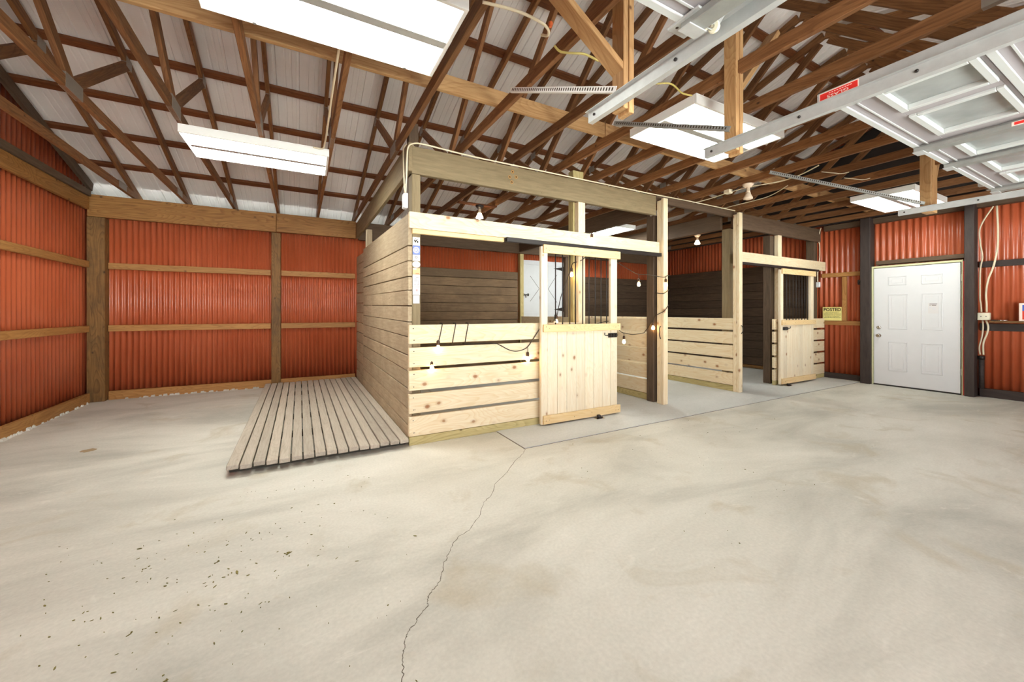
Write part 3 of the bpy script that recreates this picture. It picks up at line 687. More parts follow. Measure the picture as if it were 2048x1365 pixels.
for k in range(20):
    q, q2 = k*.314, (k+1)*.314
    mb.poly([(cx+.024*math.cos(q), SY-.0006, cz+.015*math.sin(q)), (cx+.030*math.cos(q), SY-.0006, cz+.021*math.sin(q)), (cx+.030*math.cos(q2), SY-.0006, cz+.021*math.sin(q2)), (cx+.024*math.cos(q2), SY-.0006, cz+.015*math.sin(q2))], (0, -.0004, 0), 'bluelight')
mb.build('print', t)
t, a, b = sticker(4, 's', 'small orange and peach sticker'); sbase(t, a, b, 'orange'); dabs(t, 'labelwhite', [(.02, b-.008, .03, .012)]); dabs(t, 'orangenut', [(.045, a+.01, .035, .006)])
t, a, b = sticker(5, 's', 'tall white sticker with grey outline drawing'); sbase(t, a, b, 'paper')
dabs(t, 'greyink', [(.028, a+.075, .03, .004), (.045, a+.088, .028, .004), (.03, a+.055, .035, .004), (.06, a+.04, .004, .045), (.048, a+.018, .02, .004), (.022, a+.02, .006, .012)])
t, a, b = sticker(6, 's', 'white sticker with small red square print'); sbase(t, a, b, 'paper'); dabs(t, 'pinkprint', [(.04, a+.045, .018, .02)]); dabs(t, 'bluesticker', [(.035, a+.05, .006, .008)])
t, a, b = sticker(7, 's', 'pale lilac sticker, lowest on the corner post'); sbase(t, a, b, 'lilac', -.004); mb = MB(); disc(mb, (SX0+SX1)/2, (a+b)/2, .012, .024, 'paper'); mb.build('print', t)

# screw holes in the wide beam
t = thing('bored_hole_cluster', 'cluster of four bored screw holes in the wide grey brown beam', 'holes', (2.10, 3.738, 2.75))
for hx, hz in ((2.02, 2.752), (2.10, 2.765), (2.055, 2.815), (2.045, 2.70)):
    mb = MB(); mb.lathe((hx, 3.7395, hz), [(.019, 0), (.016, .0018)], 'hole', (0, -1, 0), 12); mb.lathe((hx, 3.7378, hz), [(.009, 0), (.008, .001)], 'holedark', (0, -1, 0), 12); mb.build('hole', t)

# ------------------------------------------------------------------ deck
t = thing('slatted_deck', 'low weathered grey slatted deck beside the stall', 'deck', (.2, 3.65, 0))
mb = MB(); n = 16; wdt = 1.395/n
for k in range(n):
    a = -.50+wdt*k; y0 = 3.64+random.uniform(-.02, .02)
    dz = random.uniform(-.002, .002)
    mb.box(a+.0048, a+wdt-.0048, y0, 7.58+random.uniform(-.04, 0), .052+dz, .088+dz, 'deck', .004)
mb.build('deck_boards', t, 'y')
for yy in (3.80, 4.55, 5.3, 6.05, 6.8, 7.45): bx('sleeper', -.49, .89, yy-.045, yy+.045, .0, .048, 'endgrain', t)

# ------------------------------------------------------------------ white entry door (structure) in the right wall
D = bpy.data.objects.new('door_1', None); link(D, Matrix.Translation(V((8.85, 2.4, 0)))); tag(D, 'white six panel entry door in the right wall', kind='structure')
XD = 8.855
mb = MB(); mb.box(XD+.006, XD+.045, 1.905, 2.925, .022, 2.03, 'white', .003); mb.build('slab', D)
mb = MB()
for (ya, yb2, za, zb2) in [(2.735, 2.505, 1.72, 1.875), (2.33, 2.09, 1.72, 1.875), (2.735, 2.495, .975, 1.57), (2.33, 2.09, .975, 1.57), (2.735, 2.495, .265, .76), (2.33, 2.09, .265, .76)]:
    lo, hi = yb2, ya
    for (p, q, r, s) in ((lo, hi, za, za+.016), (lo, hi, zb2-.016, zb2), (lo, lo+.016, za, zb2), (hi-.016, hi, za, zb2)): mb.box(XD+.0005, XD+.007, p, q, r, s, 'white', .004)
    mb.box(XD+.0035, XD+.007, lo+.045, hi-.045, za+.045, zb2-.045, 'white', .003)
mb.build('raised_panel', D)
for z, lever in ((.86, True), (1.0, False)):
    mb = MB(); mb.lathe((XD+.006, 2.855, z), [(.032, 0), (.03, .008), (.012, .012), (.012, .03), (.026, .036), (.028, .05), (.02, .06)] if lever else [(.03, 0), (.03, .012), (.024, .018), (.01, .022)], 'chrome', (-1, 0, 0), 16); mb.build('door_knob' if lever else 'deadbolt', D)
for z in (.35, 1.08, 1.8): MB().box(XD+.002, XD+.02, 1.893, 1.904, z-.05, z+.05, 'galvdark', .001).build('hinge', D)
bx('jamb', 8.855, 8.97, 2.931, 2.953, .0, 2.07, 'mint', D, grain='z'); bx('jamb', 8.855, 8.97, 1.878, 1.892, .0, 2.07, 'mint', D, grain='z'); bx('head_jamb', 8.86, 8.97, 1.893, 2.930, 2.04, 2.07, 'mint', D)
bx('side_trim', 8.85, 8.93, 1.857, 1.876, .0, 2.05, 'redtrim', D, grain='z')
MB().box(8.86, 8.97, 1.893, 2.93, .0, .014, 'blacksteel', .001).build('threshold', D)
bx('backing', 8.905, 8.97, 1.894, 2.929, .015, 2.038, 'holedark', D)
t = thing('paper_notice', 'small white printed notice taped on the entry door', 'notice', (8.86, 2.19, 1.24))
MB().box(8.8535, 8.8550, 2.135, 2.25, 1.245, 1.41, 'paper', 0).build('sheet', t)
for y0, y1, z0, z1, mt, nm in ((2.15, 2.235, 1.394, 1.401, 'ink', 'heading'), (2.16, 2.21, 1.372, 1.386, 'greyink', 'print'), (2.222, 2.234, 1.374, 1.386, 'greyink', 'symbol'), (2.165, 2.205, 1.34, 1.343, 'lilac', 'print'),
                           (2.165, 2.205, 1.325, 1.328, 'lilac', 'print'), (2.165, 2.205, 1.312, 1.315, 'lilac', 'print'), (2.222, 2.236, 1.335, 1.348, 'lilac', 'symbol')):
    MB().box(8.8526, 8.8536, y0, y1, z0, z1, mt, 0).build(nm, t)
# posted sign
t = thing('posted_sign', 'yellow POSTED warning sign propped on the girt by the far stall', 'sign', (8.98, 3.57, 1.1))
mb = MB(); mb.box(8.982, 8.985, 3.432, 3.735, 1.105, 1.367, 'yellow', .0005); mb.build('sheet', t)
xs = 8.9815
text_mesh('lettering', 'POSTED', xs, 3.580, 1.318, .275, .062, (0, -1, 0), (0, 0, 1), 'ink', t, .0012, .025)
for s, z, w in (('PRIVATE PROPERTY', 1.262, .21), ('HUNTING, FISHING, TRAPPING OR', 1.235, .27), ('TRESPASSING FOR ANY PURPOSE', 1.211, .27), ('IS STRICTLY FORBIDDEN', 1.188, .22), ('VIOLATORS WILL BE PROSECUTED', 1.163, .26)):
    text_mesh('lettering', s, xs, 3.580, z, w, .011, (0, -1, 0), (0, 0, 1), 'ink', t)
# sensor and boxes on the right wall
t = thing('motion_sensor', 'small dark sensor box on the post left of the white door', 'sensor', (8.9, 3.12, 1.8))
MB().box(8.85, 8.93, 3.098, 3.15, 1.765, 1.85, 'black', .006).build('housing', t); MB().lathe((8.86, 3.13, 1.80), [(.022, 0), (.02, .012), (.008, .018)], 'blacksteel', (-1, 0, 0)).build('lens', t)
t = thing('outlet_box', 'ivory double outlet box right of the white door', 'outlet box', (8.97, 1.70, 1.15), 'electrical boxes')
MB().box(8.93, 8.998, 1.63, 1.752, 1.15, 1.26, 'ivory', .006).build('housing', t)
MB().box(8.927, 8.931, 1.635, 1.747, 1.155, 1.255, 'ivory', .001).build('cover_plate', t)
mb = MB()
for yy in (1.665, 1.715): mb.lathe((8.9272, yy, 1.205), [(.008, 0), (.007, .002)], 'greyink', (-1, 0, 0), 10)
mb.build('screw_pair', t)
t = thing('junction_box', 'small white junction box hanging by the far stall corner', 'junction box', (8.88, 3.745, 1.75), 'electrical boxes')
MB().box(8.86, 8.90, 3.735, 3.798, 1.75, 1.855, 'plasticwhite', .006).build('housing', t); MB().box(8.856, 8.861, 3.74, 3.793, 1.756, 1.849, 'plasticwhite', .001).build('cover_plate', t)
t = thing('junction_box', 'small white junction box on the planked stall corner', 'junction box', (.89, 3.66, 2.25), 'electrical boxes')
MB().box(.868, .904, 3.71, 3.79, 2.26, 2.405, 'plasticwhite', .006).build('housing', t); MB().box(.864, .869, 3.715, 3.785, 2.266, 2.40, 'plasticwhite', .001).build('cover_plate', t)
t = thing('conduit_sleeve', 'dark pipe sleeve low beside the hinge side door post', 'pipe', (8.96, 1.72, .15))
mb = MB(); mb.tube([(8.955, 1.715, .13), (8.955, 1.715, .58)], .03, 'black', 12); mb.build('tube', t); MB().lathe((8.955, 1.715, .56), [(.038, 0), (.038, .05), (.03, .055)], 'blacksteel').build('collar', t)
def cable(name, pts, r, mat, label, cat='cable', group=None, sm=6):
    mb = MB(); mb.tube(pts, r, mat, 8, sm); return tag(mb.build(name), label, cat, group)
cable('electric_cable', [(8.95, 1.60, 2.83), (8.96, 1.725, 2.55), (8.95, 1.725, 2.3), (8.96, 1.705, 2.1), (8.95, 1.725, 1.9), (8.95, 1.728, 1.5), (8.955, 1.722, 1.40), (8.96, 1.715, 1.27)], .0095, 'cablewhite', 'thick white cable nearest the hinge side door post', group='cables above the outlet box')
cable('electric_cable', [(8.96, 1.57, 2.83), (8.97, 1.56, 2.5), (8.965, 1.565, 2.2), (8.965, 1.60, 1.95), (8.96, 1.65, 1.75), (8.955, 1.67, 1.55), (8.955, 1.665, 1.40), (8.96, 1.665, 1.27)], .011, 'cablewhite', 'thick white cable bowing away from the door post', group='cables above the outlet box')
cable('electric_cable', [(8.965, 1.67, 1.145), (8.96, 1.65, 1.05), (8.955, 1.66, .95), (8.95, 1.695, .8), (8.955, 1.695, .63)], .011, 'cablewhite', 'white cable from the outlet box down into the sleeve')
cable('electric_cable', [(8.965, 1.705, 1.145), (8.96, 1.70, 1.05), (8.955, 1.71, .9), (8.955, 1.735, .75), (8.955, 1.728, .63)], .009, 'cablewhite', 'thin white cable from the outlet box into the sleeve')
cable('electric_cable', [(8.84, 3.70, 2.90), (8.86, 3.735, 2.82), (8.86, 3.76, 2.7), (8.85, 3.73, 2.55), (8.85, 3.735, 2.27), (8.86, 3.765, 2.05), (8.87, 3.77, 1.86)], .008, 'cablewhite', 'white cable drooping to the junction box by the far stall')
cable('electric_cable', [(.884, 3.735, 2.41), (.886, 3.70, 2.55), (.888, 3.69, 2.72), (.90, 3.69, 2.83), (.95, 3.70, 2.88), (1.07, 3.715, 2.90), (1.49, 3.725, 2.888), (1.9, 3.73, 2.886), (2.6, 3.73, 2.886), (3.3, 3.73, 2.886), (4.18, 3.73, 2.886), (5.0, 3.735, 2.896), (6.12, 3.735, 2.896)], .008, 'cablewhite', 'long white cable running along the top of the stall beams')
cable('electric_cable', [(.884, 3.76, 2.41), (.88, 3.78, 2.6), (.885, 3.82, 2.8), (.90, 3.85, 2.90), (.96, 3.852, 2.93), (1.02, 3.855, 2.905)], .007, 'cablewhite', 'white cable looping over the stall corner from the junction box')
cable('electric_cable', [(.95, 6.645, 2.60), (.945, 6.648, 2.45), (.942, 6.65, 2.32)], .007, 'cablewhite', 'short white cable on the old post near the back wall')
# narrow shelf with box and pen
t = thing('narrow_shelf', 'narrow bare wooden shelf on the right wall', 'shelf', (8.93, .5, 1.1)); bx('shelf_board', 8.86, 9.0, YF+.1, 1.625, 1.115, 1.14, 'post', t, grain='y')
t = thing('printed_box', 'white box with blue and red print on the narrow shelf', 'box', (8.93, 1.3, 1.14))
MB().box(8.89, 8.98, 1.18, 1.36, 1.1405, 1.395, 'labelwhite', .003).build('carton', t); MB().box(8.8885, 8.8905, 1.185, 1.33, 1.285, 1.37, 'bluebox', 0).build('blue_print', t); MB().box(8.8885, 8.8905, 1.185, 1.33, 1.165, 1.284, 'redbox', 0).build('red_print', t)
t = thing('marker_pen', 'silver pen lying on the narrow shelf', 'pen', (8.89, 1.5, 1.14)); mb = MB(); mb.tube([(8.90, 1.46, 1.149), (8.89, 1.56, 1.149)], .008, 'chrome', 8); mb.build('barrel', t); mb = MB(); mb.tube([(8.89, 1.561, 1.149), (8.885, 1.61, 1.149)], .0085, 'blacksteel', 8); mb.build('cap', t)

# ------------------------------------------------------------------ ceiling lights
def troffer(cx, cy, lx, ly, ang, label, zt=CH-.001, h=.075, lens='lens'):
    t = thing('fluorescent_fixture', label, 'ceiling light', (cx, cy, zt-h), 'fluorescent shop lights')
    R = Matrix.Translation(V((cx, cy, 0))) @ Matrix.Rotation(ang, 4, 'Z')
    def put(mb, name):
        bmesh.ops.transform(mb.bm, matrix=R, verts=mb.bm.verts); return mb.build(name, t)
    mb = MB(); a, b = lx/2, ly/2; z1 = zt; z0 = zt-h
    mb.box(-a, a, -b, b, z1-.012, z1, 'fixture', .001)
    for x0, x1, y0, y1 in ((-a, a, -b, -b+.022), (-a, a, b-.006, b), (-a, -a+.006, -b+.022, b-.006), (a-.022, a, -b+.022, b-.006)): mb.box(x0, x1, y0, y1, z0, z1-.012, 'fixture', .002)
    put(mb, 'housing')
    for s in (-1, 1):
        y0, y1 = (-b+.023, -.031) if s < 0 else (.031, b-.023)
        mb = MB(); mb.box(-a+.023, a-.023, y0, y1, z0+.006, z0+.012, lens, 0); put(mb, 'lens')
    mb = MB(); mb.box(-a+.023, a-.023, -.03, .03, z0+.002, z0+.014, 'galv', .001); put(mb, 'divider_bar')
    for x in (-a*.62, a*.7):
        mb = MB(); mb.lathe((x, b-.011, z0), [(.010, 0), (.009, .004)], 'galvdark', (0, 0, -1), 10); put(mb, 'latch')
    return t
troffer(.165, 2.235, 1.24, .66, 0.0, 'large lit fluorescent light nearest the camera')
troffer(-.335, 4.72, 1.21, .64, -.02, 'lit fluorescent light over the deck', lens='lensbright')
troffer(3.265, 2.25, 1.24, .68, 0.0, 'lit fluorescent light over the floor before the open bay')
troffer(7.63, 2.24, 1.24, .68, 0.0, 'lit fluorescent light nearest the white door')
troffer(5.42, 6.02, .50, 1.24, 0.0, 'lit fluorescent light inside the stalls', lens='lensbright')
cable('light_cord', [(.215, 2.60, 2.92), (.215, 3.2, 2.93), (.215, 3.9, 2.91), (.214, 4.2, 2.925), (.20, 4.32, 2.91), (.12, 4.38, 2.93)], .008, 'cablewhite', 'white power cord hanging between the two nearest ceiling lights', 'cord')

# ------------------------------------------------------------------ lamps
def lamp(x, y, z, base, bulb, label, board=None):
    t = thing('lamp_holder', label, 'ceiling lamp', (x, y, z), 'bare ceiling lamps')
    if board: bx('mounting_board', board[0], board[1], y-.045, y+.045, z, z+.02, 'purlin', t)
    MB().lathe((x, y, z), [(.065, 0), (.066, .012), (.05, .03), (.03, .05)], base, (0, 0, -1), 18).build('base', t)
    MB().lathe((x, y, z-.05), [(.022, 0), (.024, .05), (.03, .07)], 'porcelain', (0, 0, -1)).build('neck', t)
    MB().lathe((x, y, z-.12), [(.028, 0), (.034, .02), (.052, .055), (.056, .075), (.03, .085)], bulb, (0, 0, -1), 16).build('bulb', t)
lamp(2.44, 5.5, CH-.022, 'blacksteel', 'floodglow', 'lit flood bulb over the first stall', (2.09, 2.72))
lamp(7.545, 5.43, CH-.001, 'porcelain', 'floodglow', 'lit flood bulb over the far stall')
lamp(5.12, 2.95, CH-.001, 'porcelain', 'porcelain', 'unlit white flood bulb under the trusses before the middle bay')
t = thing('motion_floodlight_box', 'small cream box under the chord beside the unlit bulb', 'box', (4.9, 3.06, 2.86)); 
bm_ = MB(); bm_.box(4.99, 5.07, 3.12, 3.20, 2.855, 2.905, 'cablewhite', .005); bm_.build('housing', t); mb = MB(); mb.tube([(5.04, 3.12, 2.88), (5.08, 3.08, 2.90), (5.115, 3.06, 2.938)], .006, 'blacksteel', 6, 3); mb.build('arm', t)

# ------------------------------------------------------------------ string lights
SL = thing('string_light', 'black string light cord with glowing bulbs wound over the first stall front', 'string lights', (2.5, 3.68, 1.1))
def strand(pts, sm=5):
    mb = MB(); mb.tube(pts, .005, 'cableblack', 6, sm); return mb.build('cord', SL)
def bulb(x, y, z, drop=.05, tilt=(0, 0, -1), sock=True):
    a = V(tilt).normalized()
    s = MB(); s.tube([(x, y, z), tuple(V((x, y, z))+a*drop)], .004, 'cableblack', 6); c = V((x, y, z))+a*drop
    s.lathe(c, [(.008, 0), (.016, .008), (.018, .03), (.016, .05)], 'socket', a, 12); so = s.build('socket', SL)
    b = MB(); b.lathe(c+a*.0505, [(.010, 0), (.017, .02), (.021, .036), (.018, .05), (.006, .058)], 'bulbglow', a, 12); b.build('bulb', so)
yb_ = 3.676
for x, xb in ((1.23, 1.19), (1.37, 1.335), (1.505, 1.47)):
    strand([(x-.004, 3.735, 1.155), (x, 3.72, 1.158), (x, 3.69, 1.156), (x, yb_, 1.147), (x-.015, yb_, 1.07), (xb, yb_, .965), (xb-.003, 3.69, .95), (xb-.004, 3.73, .945)], 4)
bulb(1.188, 3.673, .995, .0, (0, -.0, -1))
bulb(1.125, 3.70, .80, .0, (0, -.35, -1))
strand([(1.47, 3.73, .945), (1.6, 3.735, .94), (1.75, 3.73, .94), (1.82, 3.70, .935), (1.87, 3.672, .915), (1.98, 3.668, .86), (2.08, 3.666, .845), (2.19, 3.666, .875), (2.26, 3.666, .95), (2.33, 3.666, 1.04), (2.40, 3.662, 1.12), (2.6, 3.72, 1.16), (2.62, 3.74, 1.24)])
bulb(2.205, 3.664, .875, .045)
strand([(2.62, 3.74, 1.24), (2.60, 3.735, 1.17), (2.52, 3.73, 1.10), (2.62, 3.73, 1.16), (2.70, 3.73, 1.45), (2.80, 3.73, 1.68), (2.87, 3.74, 1.84), (2.93, 3.79, 1.87)])
bulb(2.63, 3.725, 1.265, .03); bulb(2.862, 3.735, 1.82, .02)
strand([(2.93, 3.79, 1.87), (3.0, 3.718, 1.90), (3.15, 3.71, 1.99), (3.4, 3.70, 1.95), (3.62, 3.70, 1.88), (3.85, 3.715, 1.80), (3.97, 3.73, 1.775), (4.15, 3.72, 1.775), (4.30, 3.61, 1.74), (4.37, 3.605, 1.76), (4.42, 3.615, 1.77), (4.425, 3.74, 1.70)])
bulb(3.975, 3.73, 1.772, .05); bulb(4.345, 3.60, 1.75, .03)
strand([(4.425, 3.74, 1.70), (4.36, 3.76, 1.58), (4.31, 3.74, 1.54), (4.312, 3.62, 1.52), (4.37, 3.605, 1.55), (4.42, 3.615, 1.57), (4.42, 3.74, 1.45), (4.36, 3.76, 1.34)])
strand([(4.42, 3.615, 1.37), (4.37, 3.605, 1.33), (4.318, 3.61, 1.28), (4.31, 3.74, 1.22), (4.325, 3.79, 1.16)])
bulb(4.315, 3.79, 1.16, .03)
strand([(4.325, 3.79, 1.16), (4.33, 3.94, 1.0), (4.3, 3.96, .97), (4.1, 3.95, .955), (3.95, 3.93, .975), (3.84, 3.92, 1.0), (3.70, 3.88, 1.09), (3.55, 3.84, 1.15), (3.3, 3.80, 1.12)])
bulb(3.90, 3.925, .985, .04)
strand([(2.99, 3.79, 2.0), (2.99, 3.79, 2.23), (3.05, 3.72, 2.235), (3.118, 3.678, 2.232)], 4)
bulb(3.118, 3.672, 2.232, .005)

# ------------------------------------------------------------------ garage doors, tracks and hangers
ZT = 2.40
def garage_track(x, label, y0=-2.4):
    mb = MB(); ye = 1.815
    mb.box(x-.006, x-.003, y0, ye, ZT, ZT+.06, 'galv', 0); mb.box(x-.003, x+.028, y0, ye, ZT, ZT+.004, 'galv', 0); mb.box(x-.003, x+.022, y0, ye, ZT+.056, ZT+.06, 'galv', 0); mb.box(x-.03, x-.006, y0, ye, ZT+.057, ZT+.06, 'galv', 0)
    t = thing('garage_door_track', label, 'door track', (x, 0, ZT), 'overhead garage door tracks')
    mb.build('rail', t, 'y')
    for yy in (1.76, 1.2, .7): m2 = MB(); m2.lathe((x-.006, yy, ZT+.03), [(.008, 0), (.008, .006), (.004, .009)], 'blacksteel', (-1, 0, 0), 10); m2.build('bolt', t)
garage_track(1.52, 'galvanised overhead track of the left garage door')
garage_track(2.61, 'galvanised overhead track at the left edge of the right garage door')
garage_track(6.165, 'galvanised overhead track nearest the white door')
def garage_door(x0, x1, label):
    t = thing('garage_door', label, 'garage door', (x0, 1.03, ZT), 'raised overhead garage doors')
    zi = 2.425
    bay = [x0, x0+1.085, x0+1.70, x0+2.30, x1-.08]
    for s in range(4):
        yt = 1.03-.53*s; ybm = yt-.525
        wins = []
        if s == 0:
            wins = [(x0+.03, x0+.345), (x0+.497, x0+.94), (x0+1.26, x0+1.63), (x0+1.86, x0+2.30), (x0+2.44, x0+2.86)]
        mb = MB(); xs_ = [x0]
        wy0, wy1 = yt-.482, yt-.182
        mb.box(x0, x1, yt-.15, yt, zi, zi+.04, 'garage', .002)
        if wins:
            mb.box(x0, x1, ybm, wy0-.026, zi, zi+.04, 'garage', .002)
            prev = x0
            for a, b in wins + [(x1, x1)]:
                if a-.026 > prev+.002: mb.box(prev, a-.026, wy0-.026, yt-.15, zi, zi+.04, 'garage', .002)
                prev = b+.026
        else: mb.box(x0, x1, ybm, yt-.15, zi, zi+.04, 'garage', .002)
        mb.box(x0, x1, yt-.03, yt, zi-.012, zi-.0005, 'garagetrim', .002); mb.box(x0, x1, yt-.075, yt-.066, zi-.006, zi-.0005, 'garagetrim', .001)
        sec = mb.build('door_section', t, 'x')
        for a, b in wins:
            f = MB()
            for q in ((a-.026, b+.026, wy1-.004, wy1+.030), (a-.026, b+.026, wy0-.026, wy0+.004), (a-.026, a+.006, wy0+.004, wy1-.004), (b-.006, b+.026, wy0+.004, wy1-.004)): f.box(*q, zi-.014, zi+.02, 'garagetrim', .003)
            f.build('window_frame', t)
            MB().box(a+.006, b-.006, wy0+.004, wy1-.004, zi+.012, zi+.016, 'glass', 0).build('window_glass', t)
    for xs0, w, y1 in ((x0+1.085, .085, 1.025), (x0+1.70, .085, 1.025), (x1-.085, .08, 1.02)):
        m = MB(); m.box(xs0, xs0+w, -1.08, y1, zi-.045, zi-.0155, 'galvdark', .002); m.box(xs0+w*.25, xs0+w*.75, -1.08, y1, zi-.015, zi-.0005, 'galvdark', 0); m.build('strut', t, 'y')
        m = MB(); m.box(xs0-.01, xs0+w+.01, y1-.05, y1+.004, zi-.05, zi-.0455, 'galv', .001); m.build('strut_bracket', t)
    m = MB(); m.box(x0-.045, x0-.002, -1.08, 1.115, 2.472, 2.525, 'galv', .003); m.build('end_stile', t, 'y')
    m = MB(); m.box(x1+.002, x1+.045, -1.08, 1.115, 2.472, 2.525, 'galv', .003); m.build('end_stile', t, 'y')
    for xr, s in ((x0, -1), (x1, 1)):
        m = MB(); m.box(xr-.03, xr+.03, .94, 1.06, zi-.006, zi-.002, 'galv', .001); m.tube([(xr-s*.02, 1.0, 2.43), (xr+s*.05, 1.0, 2.43)], .006, 'chrome', 8); m.lathe((xr+s*.03, 1.0, 2.43), [(.02, 0), (.022, .004), (.02, .014)], 'ivory', (s, 0, 0), 12); m.build('roller_bracket', t)
    return t
GB = garage_door(2.663, 5.70, 'raised white panelled garage door with glass labels on the right')
lab = MB(); lab.box(2.6165, 2.6178, .925, 1.105, 2.477, 2.519, 'labelwhite', 0); lab.box(2.6155, 2.6166, .93, 1.10, 2.479, 2.514, 'redlabel', 0); lo_ = lab.build('glass_label', GB); lo_['label'] = 'red and white glass warning label'
text_mesh('lettering', 'GLASS', 2.6154, 1.018, 2.4875, .098, .0155, (0, 1, 0), (0, 0, -1), 'labelwhite', lo_, .0004, .008)
mb = MB()
for k in range(9): mb.box(2.6150, 2.6156, .955+.012*k, .963+.012*k+random.uniform(-.002, .002), 2.503, 2.507, 'labelwhite', 0)
mb.build('small_print', lo_)
lab = MB(); lab.box(3.7450, 3.7475, .46, .60, 2.384, 2.408, 'labelwhite', 0); lab.box(3.7445, 3.7449, .47, .59, 2.388, 2.405, 'redlabel', 0); l2 = lab.build('glass_label', GB); l2['label'] = 'small red glass warning label'
GA = garage_door(-1.66, 1.40, 'raised white garage door over the left doorway')
m = MB(); m.hexa([(1.30, .93, 2.405), (1.40, .93, 2.405), (1.40, 1.07, 2.405), (1.30, 1.07, 2.405), (1.30, .93, 2.415), (1.40, .93, 2.415), (1.40, 1.07, 2.415), (1.30, 1.07, 2.415)], 'galv', .001)
for hx, hy in ((1.32, 1.04), (1.34, .98), (1.375, 1.03), (1.36, .96)): m.lathe((hx, hy, 2.405), [(.006, 0), (.006, .001)], 'holedark', (0, 0, -1), 8)
m.tube([(1.39, .97, 2.40), (1.482, .985, 2.43)], .008, 'chrome', 8); m.lathe((1.46, .98, 2.42), [(.02, 0), (.024, .005), (.02, .018)], 'ivory', (1, .1, .2), 12)
m.build('corner_bracket', GA)
m = MB(); m.hexa([(1.42, .99, 2.411), (1.486, .988, 2.411), (1.486, .995, 2.417), (1.42, .997, 2.417), (1.42, .72, 2.680), (1.486, .70, 2.700), (1.486, .707, 2.706), (1.42, .727, 2.686)], 'galv', .001); m.hexa([(1.42, .99, 2.411), (1.424, .99, 2.411), (1.424, 1.02, 2.44), (1.42, 1.02, 2.44), (1.42, .72, 2.68), (1.424, .72, 2.68), (1.424, .75, 2.71), (1.42, .75, 2.71)], 'galv', 0); m.build('flag_angle', GA)
def hanger(x, y, zb, label, brace_to=None, bz=.22, wd=.038):
    t = thing('track_hanger_post', label, 'hanger post', (x, y, zb), 'hanging posts of the garage door tracks')
    bx('upright', x-.038, x-.002, y-.045, y+.045, zb, CH+.48, 'board', t, grain='z'); bx('upright', x, x+wd, y-.05, y+.04, zb-.02, CH+.48, 'board', t, grain='z')
    if brace_to: beam('diagonal_brace', (x-.02, y+.002, zb+bz), brace_to, .038, .089, 'board', t, up=(0, 1, 0))
    return t
hanger(1.60, 1.62, 2.40, 'paired timber hanger post of the left garage track', (.93, 1.66, 3.08))
hanger(2.70, 1.66, 2.405, 'timber hanger post of the middle garage track', (3.22, 1.662, 3.42), .38)
hanger(6.24, 1.60, 2.42, 'wide timber hanger post nearest the white door', (6.74, 1.662, 3.06), .02, .15)
def perf(p0, p1, label, mat='galv'):
    p0, p1 = V(p0), V(p1); L_ = (p1-p0).length; f = frame(p0, p1)
    mb = MB(); mb.box(-L_/2, L_/2, -.0015, .0015, -.016, .016, mat, 0); mb.box(-L_/2, L_/2, -.0015, .022, -.018, -.0165, mat, 0)
    k = -L_/2+.03
    while k < L_/2-.03: mb.box(k, k+.008, -.0028, .0028, -.008, .009, 'holedark', 0); k += .022
    bmesh.ops.transform(mb.bm, matrix=f, verts=mb.bm.verts)
    return tag(mb.build('perforated_angle'), label, 'bracket', 'perforated angle braces of the tracks')
perf((1.387, 2.565, CH+.005), (1.530, 1.60, 2.50), 'perforated steel angle bracing the left garage track', 'fixture')
perf((2.44, 2.576, CH+.005), (2.632, 1.64, 2.55), 'perforated steel angle in front of the light before the open bay', 'galvdark')
perf((4.92, 2.578, CH+.005), (6.19, 1.60, 2.50), 'perforated steel angle bracing the track nearest the white door', 'galvdark')
# loose wires in the roof
cable('loose_wire', [(.86, 1.9, 2.935), (1.05, 1.86, 2.93), (1.20, 1.86, 2.925), (1.262, 1.87, 2.91), (1.28, 1.90, 2.90), (1.27, 1.95, 2.93)], .008, 'cablewhite', 'grey wire end with an orange wire nut under the chords')
t = thing('wire_nut', 'orange wire nut on the loose wire end', 'connector', (1.262, 1.845, 2.92)); MB().lathe((1.262, 1.845, 2.935), [(.012, 0), (.014, .01), (.008, .028)], 'orangenut', (0, 0, -1), 10).build('cap', t)
cable('loose_wire', [(1.39, 1.99, 2.93), (1.43, 1.98, 2.90), (1.52, 1.965, 2.91), (1.60, 1.95, 2.92), (1.70, 1.935, 2.90)], .007, 'cableyellow', 'yellow wire dangling left of the hanger brace')
cable('loose_wire', [(2.10, 1.98, 2.935), (2.23, 1.965, 2.92), (2.353, 1.905, 2.92), (2.53, 1.95, 2.925), (2.62, 1.93, 2.92)], .006, 'cableyellow', 'pale yellow wire crossing to the light before the open bay')
cable('loose_wire', [(5.20, 4.2, 2.93), (5.205, 3.9, 2.92), (5.22, 3.6, 2.915), (5.20, 3.2, 2.925), (5.21, 2.94, 2.92), (5.28, 2.65, 2.91), (5.26, 2.42, 2.915), (5.15, 2.18, 2.93)], .007, 'cablewhite', 'white wire running along a truss chord past the unlit bulb')
cable('loose_wire', [(5.90, 4.2, 2.935), (5.90, 3.9, 2.92), (5.90, 3.585, 2.92), (5.85, 3.1, 2.915), (5.63, 2.73, 2.935)], .006, 'cablewhite', 'short white wire under the chords above the second new post')
for q, (x, y) in enumerate(((5.43, 2.17), (5.92, 2.14))):
    cable('loose_wire', [(x, y+.1, 2.935), (x+.06, y, 2.90), (x+.2, y-.02, 2.91), (x+.3, y-.05, 2.935)], .005, 'cablewhite', ('short pale wire loop nearer the stall under the dark chords', 'short pale wire loop nearer the white door under the dark chords')[q])

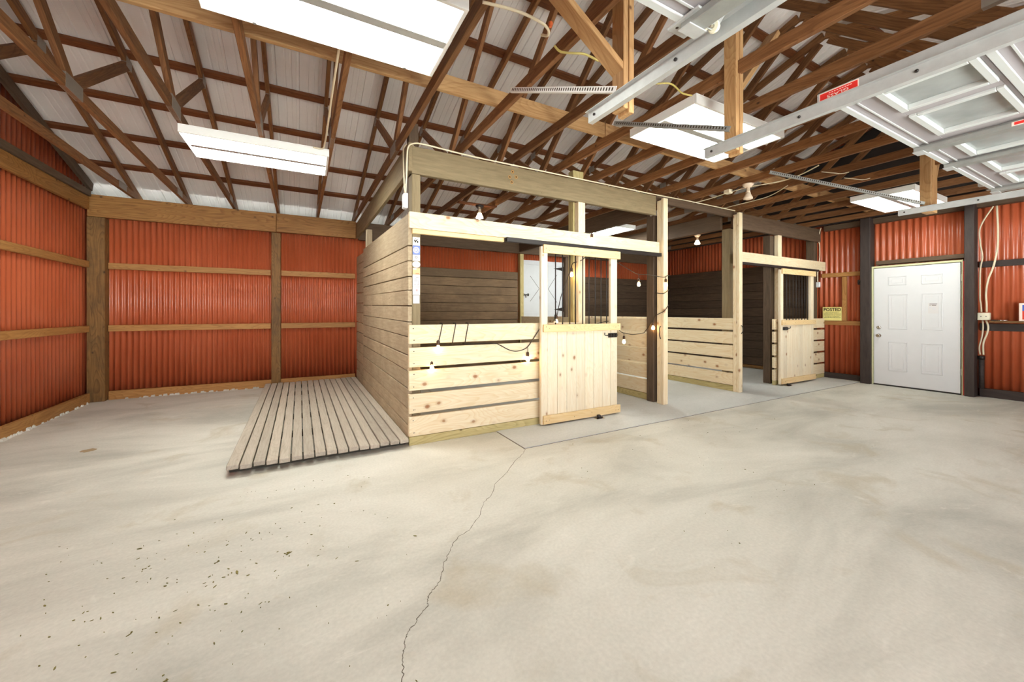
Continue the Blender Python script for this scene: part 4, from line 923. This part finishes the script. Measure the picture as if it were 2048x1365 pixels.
# ------------------------------------------------------------------ bits on the floor
mb = MB()
def flake(x, y, s, mat='straw'):
    a = random.uniform(0, 6.28); l = s*random.uniform(.6, 2.0); w = s*random.uniform(.25, .6); ca, sa = math.cos(a), math.sin(a)
    pts = [(-l, -w*.3), (-l*.2, -w), (l, -w*.2), (l*.4, w), (-l*.6, w*.7)]
    mb.poly([(x+px*ca-py*sa, y+px*sa+py*ca, .0004) for px, py in pts], (0, 0, random.uniform(.001, .004)), mat)
for k in range(130):
    x, y = random.gauss(-.45, .38), random.gauss(2.35, .32); flake(x, y, random.uniform(.002, .006))
for k in range(90): flake(random.uniform(-1.2, .5), random.uniform(1.2, 3.3), random.uniform(.0015, .004))
for k in range(60): flake(random.uniform(1.8, 5), random.uniform(1.2, 3.0), random.uniform(.0015, .0035))
for (x, y) in ((-.05, 2.36), (-.28, 2.30), (-.42, 1.74), (-.36, 2.45)):
    for q in range(4): flake(x+random.uniform(-.02, .02), y+random.uniform(-.015, .015), .008)
tag(mb.build('dry_grass_litter', loc=(0, 0, 0)), 'scattered dry grass bits on the concrete floor', 'litter', kind='stuff')
mb = MB(); mb.poly([(-1.70+.055*math.cos(q*.35), 4.98+.05*math.sin(q*.35)*(1+.2*math.sin(q*2)), .0003) for q in range(18)], (0, 0, .0012), 'oval')
tag(mb.build('floor_patch', loc=(0, 0, 0)), 'small oval brown patch on the floor left of the deck', kind='structure')

# ------------------------------------------------------------------ camera, world, colour
cam = bpy.data.cameras.new('camera'); co = bpy.data.objects.new('camera', cam); COL.objects.link(co)
co.location = (0, 0, 1.27); co.rotation_euler = (math.pi/2, 0, math.radians(-28.7))
cam.sensor_width = 36; cam.sensor_fit = 'HORIZONTAL'; cam.lens = 775/2048*36; cam.shift_y = -(682.5-624.5)/2048; cam.clip_start = .05; cam.clip_end = 100
SC.camera = co
w = bpy.data.worlds.new('sky'); SC.world = w; w.use_nodes = True; nt = w.node_tree
bg = nt.nodes['Background']; bg.inputs[1].default_value = 1.0
tc = N(nt, 'TexCoord'); sx = N(nt, 'SeparateXYZ'); L(nt, tc, 'Generated', sx, 0)
mr = N(nt, 'MapRange'); mr.inputs[1].default_value = -.06; mr.inputs[2].default_value = .06; L(nt, sx, 'Z', mr, 0)
wr = ramp(nt, [(0, (13.2, 13.8, 13.2)), (1, (2.7, 2.9, 3.3))]); L(nt, mr, 0, wr, 0); L(nt, wr, 0, bg, 0)   # bright ground glow added below to lift the ceiling, overcast sky above
SC.view_settings.view_transform = 'Standard'; SC.view_settings.look = 'None'; SC.view_settings.exposure = 0.66; SC.view_settings.gamma = 1.0; SC.view_settings.use_curve_mapping = False
SC.cycles.max_bounces = 10; SC.cycles.diffuse_bounces = 6; SC.cycles.sample_clamp_indirect = 8; SC.cycles.use_denoising = True
